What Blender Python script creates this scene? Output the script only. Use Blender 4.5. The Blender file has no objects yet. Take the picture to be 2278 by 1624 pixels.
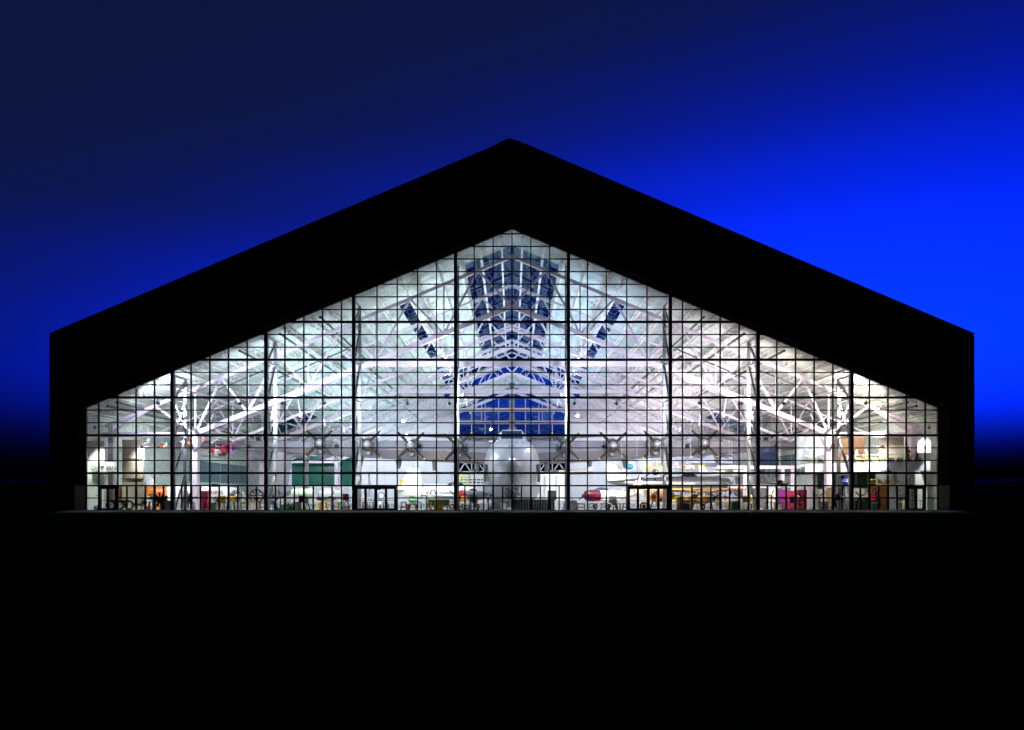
import bpy, bmesh, math, random
from mathutils import Vector, Matrix
random.seed(11)
R = math.radians
scene = bpy.context.scene
COL = scene.collection

# ------------------------------------------------------------------ camera
CAMD, EYE, F = 91.0, 1.7, 1820.0 / 2278.0
cam = bpy.data.cameras.new('camera')
cam.sensor_width = 36.0
cam.lens = 36.0 * F
cam.shift_y = (1103 - 812) / 2278.0
cam.clip_end = 9000
camo = bpy.data.objects.new('camera', cam)
COL.objects.link(camo)
camo.location = (0, -CAMD, EYE)
camo.rotation_euler = (R(90), 0, 0)
scene.camera = camo

# ------------------------------------------------------------------ dusk sky
SUN_AZ, SUN_EL = 17.0, -3.0
world = bpy.data.worlds.new('World')
scene.world = world
world.use_nodes = True
nt = world.node_tree
nt.nodes.clear()
L = nt.links.new
out = nt.nodes.new('ShaderNodeOutputWorld')
bg = nt.nodes.new('ShaderNodeBackground')
sky = nt.nodes.new('ShaderNodeTexSky')
sky.sky_type = 'NISHITA'
sky.sun_disc = False
sky.sun_elevation = R(SUN_EL)
sky.sun_rotation = R(SUN_AZ)
sky.altitude = 50
sky.ozone_density = 3.0
def wmix(kind, fac=1.0):
    n = nt.nodes.new('ShaderNodeMix'); n.data_type = 'RGBA'; n.blend_type = kind; n.inputs['Factor'].default_value = fac
    n.clamp_result = False
    return n
gain = wmix('MULTIPLY'); gain.inputs['B'].default_value = (7.1, 7.1, 7.1, 1)
gam = nt.nodes.new('ShaderNodeGamma'); gam.inputs['Gamma'].default_value = 3.0     # deep dusk contrast of a long exposure
sepc = nt.nodes.new('ShaderNodeSeparateColor')
tint = wmix('MULTIPLY'); tint.inputs['B'].default_value = (0.003, 0.080, 3.5, 1)
# a thin high cloud bank over the upper sky, its lower edge slanting down to the left, with faint wind streaks
tc = nt.nodes.new('ShaderNodeTexCoord')
dot = nt.nodes.new('ShaderNodeVectorMath'); dot.operation = 'DOT_PRODUCT'
dot.inputs[1].default_value = (-0.267, 0.0, 0.964)
mp = nt.nodes.new('ShaderNodeMapping')
mp.inputs['Rotation'].default_value = (0, R(-15.5), 0)
mp.inputs['Scale'].default_value = (0.35, 0.35, 6.0)
nz = nt.nodes.new('ShaderNodeTexNoise')
nz.inputs['Scale'].default_value = 1.8
nz.inputs['Detail'].default_value = 4.0
nz.inputs['Roughness'].default_value = 0.5
nsc = nt.nodes.new('ShaderNodeMath'); nsc.operation = 'MULTIPLY_ADD'; nsc.inputs[1].default_value = 0.10; nsc.inputs[2].default_value = -0.05
nad = nt.nodes.new('ShaderNodeMath'); nad.operation = 'ADD'
cr = nt.nodes.new('ShaderNodeMapRange'); cr.interpolation_type = 'SMOOTHSTEP'
cr.inputs['From Min'].default_value = 0.14
cr.inputs['From Max'].default_value = 0.50
cr.inputs['To Min'].default_value = 0.0
cr.inputs['To Max'].default_value = 0.93
cl = wmix('MIX'); cl.inputs['B'].default_value = (0.036, 0.070, 0.33, 1)
L(tc.outputs['Generated'], dot.inputs[0])
L(tc.outputs['Generated'], mp.inputs['Vector'])
L(mp.outputs['Vector'], nz.inputs['Vector'])
L(nz.outputs['Fac'], nsc.inputs[0])
L(dot.outputs['Value'], nad.inputs[0]); L(nsc.outputs[0], nad.inputs[1])
L(nad.outputs[0], cr.inputs['Value'])
L(sky.outputs['Color'], gain.inputs['A'])
L(gain.outputs['Result'], gam.inputs['Color'])
L(gam.outputs['Color'], sepc.inputs['Color']); L(sepc.outputs['Blue'], tint.inputs['A'])
L(tint.outputs['Result'], cl.inputs['A'])
L(cr.outputs['Result'], cl.inputs['Factor'])
L(cl.outputs['Result'], bg.inputs['Color'])
bg.inputs['Strength'].default_value = 0.12
L(bg.outputs['Background'], out.inputs['Surface'])

# ------------------------------------------------------------------ exposure and renderer
vs = scene.view_settings
vs.view_transform = 'Standard'
vs.look = 'None'
vs.exposure = 0.0
vs.gamma = 1.0
vs.use_curve_mapping = False
scene.render.engine = 'CYCLES'
cy = scene.cycles
cy.use_denoising = True
cy.max_bounces = 8
cy.diffuse_bounces = 4
cy.glossy_bounces = 3
cy.transmission_bounces = 4
cy.transparent_max_bounces = 24
cy.sample_clamp_indirect = 6.0
cy.caustics_reflective = False
cy.caustics_refractive = False

# ------------------------------------------------------------------ helpers
def X(px, d): return (px - 1139) * (CAMD + d) / 1820.0      # metres across, for a thing d metres behind the glass
def Z(py, d): return EYE + (1103 - py) * (CAMD + d) / 1820.0

MATS = {}
def mat(name, col, rough=0.6, metal=0.0, var=0.12, scale=3.0, bump=0.0, bscale=40.0, emit=None, spec=0.5):
    if name in MATS: return MATS[name]
    m = bpy.data.materials.new(name); m.use_nodes = True
    t = m.node_tree; b = t.nodes['Principled BSDF']
    b.inputs['Roughness'].default_value = rough
    b.inputs['Metallic'].default_value = metal
    b.inputs['Specular IOR Level'].default_value = spec
    geo = t.nodes.new('ShaderNodeTexCoord')
    n = t.nodes.new('ShaderNodeTexNoise')
    n.inputs['Scale'].default_value = scale; n.inputs['Detail'].default_value = 5
    t.links.new(geo.outputs['Object'], n.inputs['Vector'])
    r = t.nodes.new('ShaderNodeValToRGB')
    lo = [max(0, c * (1 - var)) for c in col]; hi = [min(1, c * (1 + var)) for c in col]
    r.color_ramp.elements[0].position = 0.3; r.color_ramp.elements[0].color = (*lo, 1)
    r.color_ramp.elements[1].position = 0.7; r.color_ramp.elements[1].color = (*hi, 1)
    t.links.new(n.outputs['Fac'], r.inputs['Fac'])
    t.links.new(r.outputs['Color'], b.inputs['Base Color'])
    if bump:
        n2 = t.nodes.new('ShaderNodeTexNoise'); n2.inputs['Scale'].default_value = bscale; n2.inputs['Detail'].default_value = 6
        t.links.new(geo.outputs['Object'], n2.inputs['Vector'])
        bp = t.nodes.new('ShaderNodeBump'); bp.inputs['Strength'].default_value = bump; bp.inputs['Distance'].default_value = 0.03
        t.links.new(n2.outputs['Fac'], bp.inputs['Height']); t.links.new(bp.outputs['Normal'], b.inputs['Normal'])
    if emit:
        b.inputs['Emission Color'].default_value = (*emit[0], 1); b.inputs['Emission Strength'].default_value = emit[1]
    MATS[name] = m
    return m

def glass(name, tint_, refl=1.0):
    m = bpy.data.materials.new(name); m.use_nodes = True
    t = m.node_tree; t.nodes.clear()
    o = t.nodes.new('ShaderNodeOutputMaterial'); mx = t.nodes.new('ShaderNodeMixShader')
    tr = t.nodes.new('ShaderNodeBsdfTransparent'); gl = t.nodes.new('ShaderNodeBsdfGlossy')
    fr = t.nodes.new('ShaderNodeFresnel'); fr.inputs['IOR'].default_value = 1.45
    mu = t.nodes.new('ShaderNodeMath'); mu.operation = 'MULTIPLY'; mu.inputs[1].default_value = refl
    tr.inputs['Color'].default_value = (*tint_, 1); gl.inputs['Roughness'].default_value = 0.02
    t.links.new(fr.outputs['Fac'], mu.inputs[0]); t.links.new(mu.outputs[0], mx.inputs['Fac'])
    t.links.new(tr.outputs[0], mx.inputs[1]); t.links.new(gl.outputs[0], mx.inputs[2])
    t.links.new(mx.outputs[0], o.inputs['Surface'])
    return m

class MB:
    def __init__(self): self.v = []; self.f = []
    def add(self, vs_, fs_):
        o = len(self.v); self.v += [tuple(p) for p in vs_]; self.f += [tuple(i + o for i in f) for f in fs_]; return self
    def box(self, x0, x1, y0, y1, z0, z1):
        return self.add([(x0,y0,z0),(x1,y0,z0),(x1,y1,z0),(x0,y1,z0),(x0,y0,z1),(x1,y0,z1),(x1,y1,z1),(x0,y1,z1)],
                        [(0,3,2,1),(4,5,6,7),(0,1,5,4),(1,2,6,5),(2,3,7,6),(3,0,4,7)])
    def bar(self, p, q, w, h=None, up=(0,0,1)):
        h = h or w; p = Vector(p); q = Vector(q); d = (q - p).normalized(); u = Vector(up)
        if abs(d.dot(u)) > 0.98: u = Vector((0,1,0))
        s = d.cross(u).normalized(); u = s.cross(d).normalized()
        vs_ = []
        for c in (p, q):
            for a, b in ((-1,-1),(1,-1),(1,1),(-1,1)): vs_.append(c + s * (a * w / 2) + u * (b * h / 2))
        return self.add(vs_, [(3,2,1,0),(4,5,6,7),(0,1,5,4),(1,2,6,5),(2,3,7,6),(3,0,4,7)])
    def rings(self, rings, cap=True):
        n = len(rings[0]); o = len(self.v)
        for r in rings: self.v += [tuple(p) for p in r]
        for k in range(len(rings) - 1):
            for i in range(n):
                j = (i + 1) % n
                self.f.append((o+k*n+i, o+k*n+j, o+(k+1)*n+j, o+(k+1)*n+i))
        if cap:
            self.f.append(tuple(o + i for i in range(n))[::-1]); self.f.append(tuple(o + (len(rings)-1)*n + i for i in range(n)))
        return self
    def lathe(self, prof, p, axis, n=14, cap=True):
        p = Vector(p); a = Vector(axis).normalized(); u = Vector((0,0,1)) if abs(a.z) < 0.9 else Vector((0,1,0))
        s = a.cross(u).normalized(); u = s.cross(a)
        return self.rings([[p + a*t + (s*math.cos(2*math.pi*i/n) + u*math.sin(2*math.pi*i/n))*max(r, 1e-4) for i in range(n)] for t, r in prof], cap)
    def tube(self, p, q, r0, r1=None, n=8):
        p = Vector(p); q = Vector(q); return self.lathe([(0, r0), ((q-p).length, r0 if r1 is None else r1)], p, q - p, n)
    def path(self, pts, r, n=6):
        for a, b in zip(pts, pts[1:]): self.tube(a, b, r, r, n)
        return self
    def sphere(self, c, r, n=12, m=7, sc=(1,1,1)):
        return self.rings([[(c[0]+sc[0]*r*math.sin(t)*math.cos(2*math.pi*i/n), c[1]+sc[1]*r*math.sin(t)*math.sin(2*math.pi*i/n), c[2]-sc[2]*r*math.cos(t)) for i in range(n)]
                           for t in [0.03 + (math.pi-0.06)*k/m for k in range(m+1)]])
    def torus(self, c, axis, Rr, r, n=20, m=8):
        c = Vector(c); a = Vector(axis).normalized(); u = Vector((0,0,1)) if abs(a.z) < 0.9 else Vector((0,1,0))
        s = a.cross(u).normalized(); u = s.cross(a); rg = []
        for i in range(n):
            e = s*math.cos(2*math.pi*i/n) + u*math.sin(2*math.pi*i/n)
            rg.append([c + e*(Rr + r*math.cos(2*math.pi*j/m)) + a*(r*math.sin(2*math.pi*j/m)) for j in range(m)])
        return self.rings(rg + [rg[0]], False)
    def prism(self, poly, y0, y1):                      # polygon in x,z pushed along y
        n = len(poly); vs_ = [(x, y0, z) for x, z in poly] + [(x, y1, z) for x, z in poly]
        return self.add(vs_, [tuple(range(n)), tuple(range(n, 2*n))[::-1]] + [((i+1) % n, i, n+i, n+(i+1) % n) for i in range(n)])
    def slab(self, poly, t0, t1):                       # polygon in y,z pushed along x
        n = len(poly); vs_ = [(t0, y, z) for y, z in poly] + [(t1, y, z) for y, z in poly]
        return self.add(vs_, [tuple(range(n)), tuple(range(n, 2*n))[::-1]] + [((i+1) % n, i, n+i, n+(i+1) % n) for i in range(n)])
    def mesh(self, name, m, smooth=False):
        me = bpy.data.meshes.new(name); me.from_pydata(self.v, [], self.f); me.update()
        bm = bmesh.new(); bm.from_mesh(me); bmesh.ops.recalc_face_normals(bm, faces=bm.faces); bm.to_mesh(me); bm.free()
        me.materials.append(m)
        if smooth:
            for p in me.polygons: p.use_smooth = len(p.vertices) <= 4
            try: me.set_sharp_from_angle(angle=R(40))
            except Exception: pass
        return me
    def build(self, name, m, parent=None, smooth=False, loc=None, rot=None):
        return link(name, self.mesh(name, m, smooth), parent, loc, rot)

def link(name, me, parent=None, loc=None, rot=None):
    o = bpy.data.objects.new(name, me); COL.objects.link(o)
    if parent is not None: o.parent = parent
    if loc is not None: o.location = loc
    if rot is not None: o.rotation_euler = rot
    return o
def empty(name, parent=None, loc=(0,0,0), rot=(0,0,0)):
    o = bpy.data.objects.new(name, None); COL.objects.link(o); o.location = loc; o.rotation_euler = rot
    o.empty_display_size = 0.2
    if parent is not None: o.parent = parent
    return o
def tag(o, label, cat, group=None):
    o['label'] = label; o['category'] = cat
    if group: o['group'] = group
    return o
def thing(name, label, cat, loc=(0,0,0), rz=0.0, group=None, rot=None):
    return tag(empty(name, None, loc, rot or (0, 0, R(rz))), label, cat, group)
def structure(o): o['kind'] = 'structure'; return o
def copy_tree(o, parent=None):
    c = o.copy(); COL.objects.link(c)
    if parent is not None: c.parent = parent
    for ch in list(o.children): copy_tree(ch, c)
    return c
def text_mesh(body, size, m, parent, loc, rot, name='lettering', shear=0.0, wide=1.0):
    cu = bpy.data.curves.new('t', 'FONT'); cu.body = body; cu.size = size; cu.extrude = 0.012; cu.shear = shear; cu.align_x = 'CENTER'
    to = bpy.data.objects.new('t', cu); COL.objects.link(to)
    bpy.context.view_layer.update()
    me = bpy.data.meshes.new_from_object(to.evaluated_get(bpy.context.evaluated_depsgraph_get()))
    bpy.data.objects.remove(to); bpy.data.curves.remove(cu)
    me.materials.clear(); me.materials.append(m)
    o = link(name, me, parent, loc, rot); o.scale = (wide, 1, 1); return o

# ------------------------------------------------------------------ materials
M_dark = mat('dark_cladding', (0.007, 0.007, 0.007), 0.9, var=0.25, scale=0.6, spec=0.0)
M_frame = mat('dark_bronze_frame', (0.012, 0.013, 0.015), 0.5, 0.0, var=0.2, spec=0.3)
M_coping = mat('coping_metal', (0.13, 0.13, 0.12), 0.6, var=0.2)
M_precast = mat('precast_concrete', (0.10, 0.095, 0.07), 0.9, var=0.35, scale=9, bump=0.5, bscale=30)
M_sill = mat('sill_concrete', (0.62, 0.63, 0.56), 0.85, var=0.2, scale=4)
M_steel = mat('white_painted_steel', (0.55, 0.48, 0.57), 0.45, var=0.06, scale=1.5)
M_steel2 = mat('pale_grey_steel', (0.55, 0.58, 0.62), 0.5, var=0.06, scale=1.5)
M_pipe = mat('dark_conduit', (0.09, 0.10, 0.10), 0.6)
M_wall = mat('pale_wall_panel', (0.66, 0.67, 0.73), 0.7, var=0.05, scale=0.7)
M_white = mat('white_wall', (0.80, 0.80, 0.79), 0.6, var=0.03)
M_conc = mat('tan_concrete_wall', (0.30, 0.26, 0.21), 0.85, var=0.18, scale=1.2, bump=0.3)
M_brown = mat('brown_wall', (0.20, 0.10, 0.05), 0.7, var=0.15)
M_floor = mat('hall_floor', (0.42, 0.42, 0.39), 0.35, var=0.12, scale=0.6)
M_green = mat('green_glass_backing', (0.01, 0.10, 0.075), 0.25, var=0.2, scale=0.3)
M_blueg = mat('teal_panel', (0.03, 0.10, 0.13), 0.35, var=0.2, scale=0.5)
M_wood = mat('pale_timber', (0.55, 0.33, 0.10), 0.6, var=0.2, scale=6)
M_orange = mat('orange_timber', (0.62, 0.22, 0.035), 0.5, var=0.15, scale=5)
M_black = mat('black_rubber', (0.012, 0.012, 0.014), 0.7)
M_blackp = mat('black_paint', (0.02, 0.02, 0.022), 0.45)
M_silver = mat('silver_paint', (0.35, 0.33, 0.38), 0.25, 0.45, var=0.05, scale=0.6)
M_hull = mat('hull_silver', (0.42, 0.44, 0.49), 0.27, 0.4, var=0.05, scale=0.6)
M_polish = mat('polished_engine', (0.68, 0.68, 0.72), 0.35, 0.25, var=0.1, scale=6)
M_alu = mat('bare_aluminium', (0.62, 0.64, 0.66), 0.3, 0.8, var=0.08)
M_chrome = mat('chrome', (0.75, 0.76, 0.78), 0.12, 1.0, var=0.05)
M_iron = mat('engine_iron', (0.10, 0.10, 0.10), 0.45, 0.6, var=0.3, scale=12)
M_blade = mat('brown_propeller_blade', (0.055, 0.045, 0.045), 0.25, 0.4)
M_yellow = mat('yellow_paint', (0.85, 0.55, 0.02), 0.4, var=0.08)
M_pyellow = mat('pale_yellow_tube', (0.72, 0.70, 0.18), 0.5, var=0.1)
M_red = mat('red_paint', (0.62, 0.03, 0.03), 0.4, var=0.1)
M_maroon = mat('maroon_paint', (0.11, 0.006, 0.03), 0.35, var=0.1)
M_crim = mat('crimson_fabric', (0.45, 0.02, 0.09), 0.6)
M_purple = mat('purple_paint', (0.22, 0.02, 0.20), 0.5)
M_ored = mat('orange_red_engine', (0.80, 0.12, 0.03), 0.5, var=0.2, scale=8)
M_greenp = mat('green_paint', (0.06, 0.28, 0.12), 0.45)
M_dgreen = mat('dark_green_case', (0.03, 0.09, 0.06), 0.5)
M_blue = mat('blue_paint', (0.02, 0.04, 0.45), 0.4)
M_navy = mat('navy_paint', (0.02, 0.03, 0.10), 0.4)
M_teal = mat('teal_paint', (0.03, 0.22, 0.28), 0.5)
M_brwood = mat('brown_doped_fabric', (0.36, 0.17, 0.05), 0.6, var=0.2, scale=4)
M_grey = mat('grey_paint', (0.36, 0.38, 0.42), 0.45)
M_jetw = mat('gloss_white_paint', (0.80, 0.80, 0.79), 0.25, var=0.03)
M_skin = mat('skin', (0.50, 0.30, 0.21), 0.6)
M_hair = mat('dark_hair', (0.03, 0.02, 0.015), 0.7)
M_canopy = mat('smoked_canopy', (0.02, 0.03, 0.06), 0.08, var=0.05)
M_screen = mat('blue_screen', (0.02, 0.05, 0.3), 0.3, emit=((0.05, 0.12, 0.9), 0.8))
M_lens = mat('lamp_lens', (0.9, 0.9, 0.9), 0.3, emit=((0.95, 0.98, 1.0), 40))
M_lensw = mat('warm_lamp_lens', (0.9, 0.9, 0.9), 0.3, emit=((1.0, 0.93, 0.78), 45))
M_glass = glass('facade_glass', (0.97, 0.985, 0.98), 0.5)
M_sglass = glass('tinted_skylight_glass', (0.30, 0.62, 0.40), 0.5)
M_bglass = glass('tinted_window_glass', (0.45, 0.9, 0.52), 1.2)
M_cglass = glass('clear_balustrade_glass', (0.9, 0.95, 0.92), 0.7)

def ceiling_mat():
    m = bpy.data.materials.new('wrinkled_insulation_facing'); m.use_nodes = True
    t = m.node_tree; b = t.nodes['Principled BSDF']; b.inputs['Roughness'].default_value = 0.55
    tcn = t.nodes.new('ShaderNodeTexCoord')
    mp_ = t.nodes.new('ShaderNodeMapping'); mp_.inputs['Scale'].default_value = (1.0, 0.35, 1.0)
    t.links.new(tcn.outputs['Object'], mp_.inputs['Vector'])
    n = t.nodes.new('ShaderNodeTexNoise'); n.inputs['Scale'].default_value = 2.6; n.inputs['Detail'].default_value = 7; n.inputs['Distortion'].default_value = 2.5
    t.links.new(mp_.outputs[0], n.inputs['Vector'])
    r = t.nodes.new('ShaderNodeValToRGB')
    e = r.color_ramp.elements
    e[0].position = 0.30; e[0].color = (0.38, 0.41, 0.38, 1)
    e[1].position = 0.62; e[1].color = (0.62, 0.665, 0.63, 1)
    t.links.new(n.outputs['Fac'], r.inputs['Fac']); t.links.new(r.outputs['Color'], b.inputs['Base Color'])
    bp = t.nodes.new('ShaderNodeBump'); bp.inputs['Strength'].default_value = 0.6; bp.inputs['Distance'].default_value = 0.12
    t.links.new(n.outputs['Fac'], bp.inputs['Height']); t.links.new(bp.outputs['Normal'], b.inputs['Normal'])
    return m
M_ceil = ceiling_mat()

def ground_mat():
    m = bpy.data.materials.new('dark_lawn_and_tarmac'); m.use_nodes = True
    t = m.node_tree; b = t.nodes['Principled BSDF']; b.inputs['Roughness'].default_value = 0.95; b.inputs['Specular IOR Level'].default_value = 0.0
    tcn = t.nodes.new('ShaderNodeTexCoord')
    n = t.nodes.new('ShaderNodeTexNoise'); n.inputs['Scale'].default_value = 0.25; n.inputs['Detail'].default_value = 8
    t.links.new(tcn.outputs['Object'], n.inputs['Vector'])
    r = t.nodes.new('ShaderNodeValToRGB'); e = r.color_ramp.elements
    e[0].position = 0.35; e[0].color = (0.004, 0.006, 0.003, 1); e[1].position = 0.7; e[1].color = (0.010, 0.016, 0.008, 1)
    t.links.new(n.outputs['Fac'], r.inputs['Fac']); t.links.new(r.outputs['Color'], b.inputs['Base Color'])
    return m

# ------------------------------------------------------------------ the setting
g = MB(); g.add([(-4000,-400,0),(4000,-400,0),(4000,5000,0),(-4000,5000,0)], [(0,1,2,3)])
structure(g.build('ground', ground_mat()))
lw = MB()
for i in range(40):
    for j in range(5):
        xa, ya = -60 + 3*i, -23.8 + 3*j
        z = lambda x, y: 0.02 + 0.05 * abs(math.sin(x*0.7 + y)) 
        lw.add([(xa,ya,z(xa,ya)),(xa+3,ya,z(xa+3,ya)),(xa+3,ya+3,z(xa+3,ya+3)),(xa,ya+3,z(xa,ya+3))], [(0,1,2,3)])
structure(lw.build('lawn', mat('night_lawn', (0.018, 0.040, 0.016), 0.95, var=0.6, scale=0.8, spec=0.0)))
structure(MB().box(-47.3, 47.3, -8.6, -2.75, -0.1, 0.03).build('apron', M_sill))
g = MB()
hp = []
for i in range(121):
    a = -3000 + i * 50
    hp.append((a, 26 + 9 * math.sin(i * 0.23) + 7 * math.sin(i * 0.61 + 1) + random.uniform(0, 7)))
g.add([p for x, h in hp for p in ((x, 1600, -2), (x, 1700, h), (x, 2300, h * 1.15), (x, 2600, -2))],
      [(i*4+k, i*4+4+k, i*4+5+k, i*4+1+k) for i in range(120) for k in range(3)])
structure(g.build('added_hills', mat('added_dark_hill', (0.02, 0.03, 0.02), 0.95, spec=0.05)))  # invented hill line, added to darken the horizon beside the hangar
structure(MB().box(-49.4, 49.4, 0.12, 90, -0.3, 0.02).build('floor', M_floor))

# ------------------------------------------------------------------ the hangar
SL = 0.4194
GH = 31.47                                               # glass apex
def head(x): return GH - SL * abs(x)
def deck(x): return 31.9 - SL * abs(x)
HANGAR = thing('hangar', 'huge dark gabled museum hangar with a lit glass front wall', 'hangar')
gw = empty('gable_wall', HANGAR)
for s in (-1, 1):
    MB().prism([(s*50.15, 0), (s*50.15, 19.0), (s*1.5, 39.55), (0, 39.7), (0, GH), (s*47.45, head(47.45)), (s*47.45, 0)], -2.3, -0.0).build('cladding', M_dark, gw)
    MB().bar((s*50.05, -1.25, 19.18), (s*1.2, -1.25, 39.80), 2.3, 0.30).build('coping', M_coping, gw)
    for k in range(8):                                    # precast jamb panels
        z0 = 0.12 + k * 1.38
        MB().box(min(s*47.39, s*47.449), max(s*47.39, s*47.449), -2.34, -0.02, z0, z0 + 1.34).build('precast_panel', M_precast if k < 2 else M_dark, gw)
    MB().box(min(s*47.46, s*50.1), max(s*47.46, s*50.1), -2.42, -2.302, 0.1, 2.75).build('base_panel', M_dark, gw)
MB().prism([(-1.75, 39.62), (1.35, 39.62), (1.0, 40.02), (-0.35, 40.42), (-1.45, 39.95)], -2.45, 1.2).build('ridge_cap', M_coping, gw)
MB().box(-48.7, 48.7, -2.7, 0.3, -0.02, 0.12).build('sill', M_sill, gw)
for s in (-1, 1):
    MB().box(min(s*49.4, s*49.7), max(s*49.4, s*49.7), 0, 90.3, -0.1, 11.4).build('side_wall', M_ceil, HANGAR)

# back wall with its gabled window, side glazing and overhead door
BY = 90.0
bw = empty('back_wall', HANGAR)
wx = 11.9
for s in (-1, 1):
    MB().prism([(0, deck(0) - 3.0), (0, 26.0), (s*wx, 21.0), (s*wx, 6.6), (s*49.4, 6.6), (s*49.4, deck(49.4)), (s*15.0, deck(15.0)), (s*15.0, deck(15.0) - 3.0)], BY, BY + 0.3).build('upper_cladding', M_wall, bw)
    MB().box(min(0, s*49.4), max(0, s*49.4), BY, BY + 0.3, -0.1, 6.598).build('lower_cladding', M_wall, bw)
    for k in range(12):
        xx = s * (13.2 + k * 3.0)
        MB().box(xx - 0.06, xx + 0.06, BY - 0.06, BY - 0.001, 0.1, deck(xx) - 0.9).build('wall_joint', M_steel2, bw)
    x0, x1 = sorted((s*34.4, s*49.3))
    if s < 0:
        MB().box(x0, x1, BY - 0.09, BY - 0.065, 3.9, 10.5).build('green_window', M_green, bw)
        for k in range(5):
            xx = x0 + (x1 - x0) * k / 4
            MB().box(xx - 0.12, xx + 0.12, BY - 0.2, BY - 0.092, 3.8, 10.6).build('mullion', M_steel, bw)
for s in (-1, 1):
    for k in range(5):
        xa, xb = 3.0*k, 3.0*k + 3.0
        MB().prism([(s*xa, deck(xa) - 3.0), (s*xb, deck(xb) - 3.0), (s*xb, deck(xb)), (s*xa, deck(xa))], BY + 0.1, BY + 0.14).build('clerestory_pane', M_bglass, bw)
        MB().box(s*xb - 0.06, s*xb + 0.06, BY + 0.04, BY + 0.2, deck(xb) - 3.0, deck(xb)).build('mullion', M_steel, bw)
for i in range(8):
    xa, xb = -wx + 2*wx*i/8, -wx + 2*wx*(i+1)/8
    for z0, z1 in ((6.6, 9.2), (9.2, 12.2), (12.2, 15.2), (15.2, 18.2), (18.2, 21.0)):
        MB().box(xa, xb, BY + 0.1, BY + 0.14, z0, z1).build('pane', M_bglass, bw)
    ta, tb = 26.0 - 5.0*abs(xa)/wx, 26.0 - 5.0*abs(xb)/wx
    MB().prism([(xa, 21.0), (xb, 21.0), (xb, max(tb, 21.01)), (xa, max(ta, 21.01))], BY + 0.1, BY + 0.14).build('pane', M_bglass, bw)
    if i: MB().box(xa - 0.1, xa + 0.1, BY + 0.02, BY + 0.22, 6.6, ta - 0.05).build('mullion', M_steel, bw)
for z in (7.0, 9.2, 12.2, 15.2, 18.2, 21.0):
    MB().box(-wx, wx, BY + 0.04, BY + 0.2, z - 0.14, z + 0.14).build('transom', M_steel, bw)
for s in (-1, 1):
    for k in range(2):
        xa = s * (5.9 + 3 * k)
        MB().bar((xa, BY - 0.15, 6.7), (xa + s*1.5, BY - 0.15, 9.0), 0.22).build('brace', M_steel, bw)
        MB().bar((xa + s*3.0, BY - 0.15, 6.7), (xa + s*1.5, BY - 0.15, 9.0), 0.22).build('brace', M_steel, bw)
od = empty('overhead_door', HANGAR)
for s in (-1, 1):
    MB().box(s*9.2 - 3.6, s*9.2 + 3.6, BY - 0.12, BY - 0.004, 0.05, 6.2).build('door_panel', M_white, od)
    for r_ in range(6):
        for c_ in range(7):
            xa = s*9.2 - 3.3 + c_*0.95; za = 1.2 + r_*0.62 if r_ < 3 else 2.0 + r_*0.62
            MB().box(xa, xa + 0.78, BY - 0.14, BY - 0.122, za, za + 0.3).build('door_pane', M_blueg, od)

# roof deck, skylights, purlins
TY = [7.5, 20.7, 33.9, 47.2, 60.4, 73.6, 86.8]
def slope_slab(mb, s, xa, xb, ya, yb, off, th):
    v = []
    for zz in (0, th):
        for x, y in ((xa, ya), (xb, ya), (xb, yb), (xa, yb)): v.append((s*x, y, deck(x) + off + zz))
    return mb.add(v, [(0,3,2,1),(4,5,6,7),(0,1,5,4),(1,2,6,5),(2,3,7,6),(3,0,4,7)])
sl_regions = [(0, 5.7, 7.5, 88), (5.7, 13.0, 74, 88), (13.0, 14.4, 13, 88), (36.6, 48.4, 54.7, 64)]
xs_ = [0, 5.7, 13.0, 14.4, 25.5, 36.6, 48.4, 49.7]
ys_ = [0, 7.5, 13, 20.7, 33.9, 47.2, 54.7, 64, 74, 88, 90.2]
def in_sky(x, y): return any(a <= x <= b and c <= y <= d for a, b, c, d in sl_regions)
rf = empty('roof', HANGAR)
skl = empty('skylight', HANGAR)
for s in (-1, 1):
    for xa, xb in zip(xs_, xs_[1:]):
        for ya, yb in zip(ys_, ys_[1:]):
            if in_sky((xa+xb)/2, (ya+yb)/2):
                slope_slab(MB(), s, xa, xb, ya, yb, 0.10, 0.03).build('skylight_pane', M_sglass, skl)
                n = max(1, round((yb - ya) / 6.6))
                fb = MB()
                for k in range(n + 1):
                    y = ya + (yb - ya) * k / n
                    fb.bar((s*xa, y, deck(xa) + 0.03), (s*xb, y, deck(xb) + 0.03), 0.10, 0.14)
                fb.build('skylight_bar', M_steel2, skl)
            else:
                slope_slab(MB(), s, xa, xb, ya, yb, 0.0, 0.25).build('roof_panel', M_ceil, rf)
M_purlin = mat('purlin_paint', (0.74, 0.72, 0.70), 0.5, var=0.06)
pcache = {}
def purlin_mesh(ln):
    if ln not in pcache:
        pm = MB(); pm.bar((0, 0, 0.36), (0, ln, 0.36), 0.20, 0.12); pm.bar((0, 0, -0.36), (0, ln, -0.36), 0.20, 0.10)
        k = 0; y = 0.0
        while y < ln - 0.5:
            pm.bar((0, y, -0.32 if k % 2 else 0.32), (0, y + 0.9, 0.32 if k % 2 else -0.32), 0.045); y += 0.9; k += 1
        pcache[ln] = pm.mesh('purlin', M_purlin)
    return pcache[ln]
for s in (-1, 1):
    for k in range(20):
        x = 1.2 + 2.44 * k
        if k == 5: x = 12.55
        segs = [(0.3, 73.5)] if x < 14.5 else ([(0.3, 54.4), (64.3, 89.7)] if 36 < x < 48.5 else [(0.3, 89.7)])
        for ya, yb in segs: link('purlin', purlin_mesh(round(yb - ya, 2)), HANGAR, (s*x, ya, deck(x) - 0.47))

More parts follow.
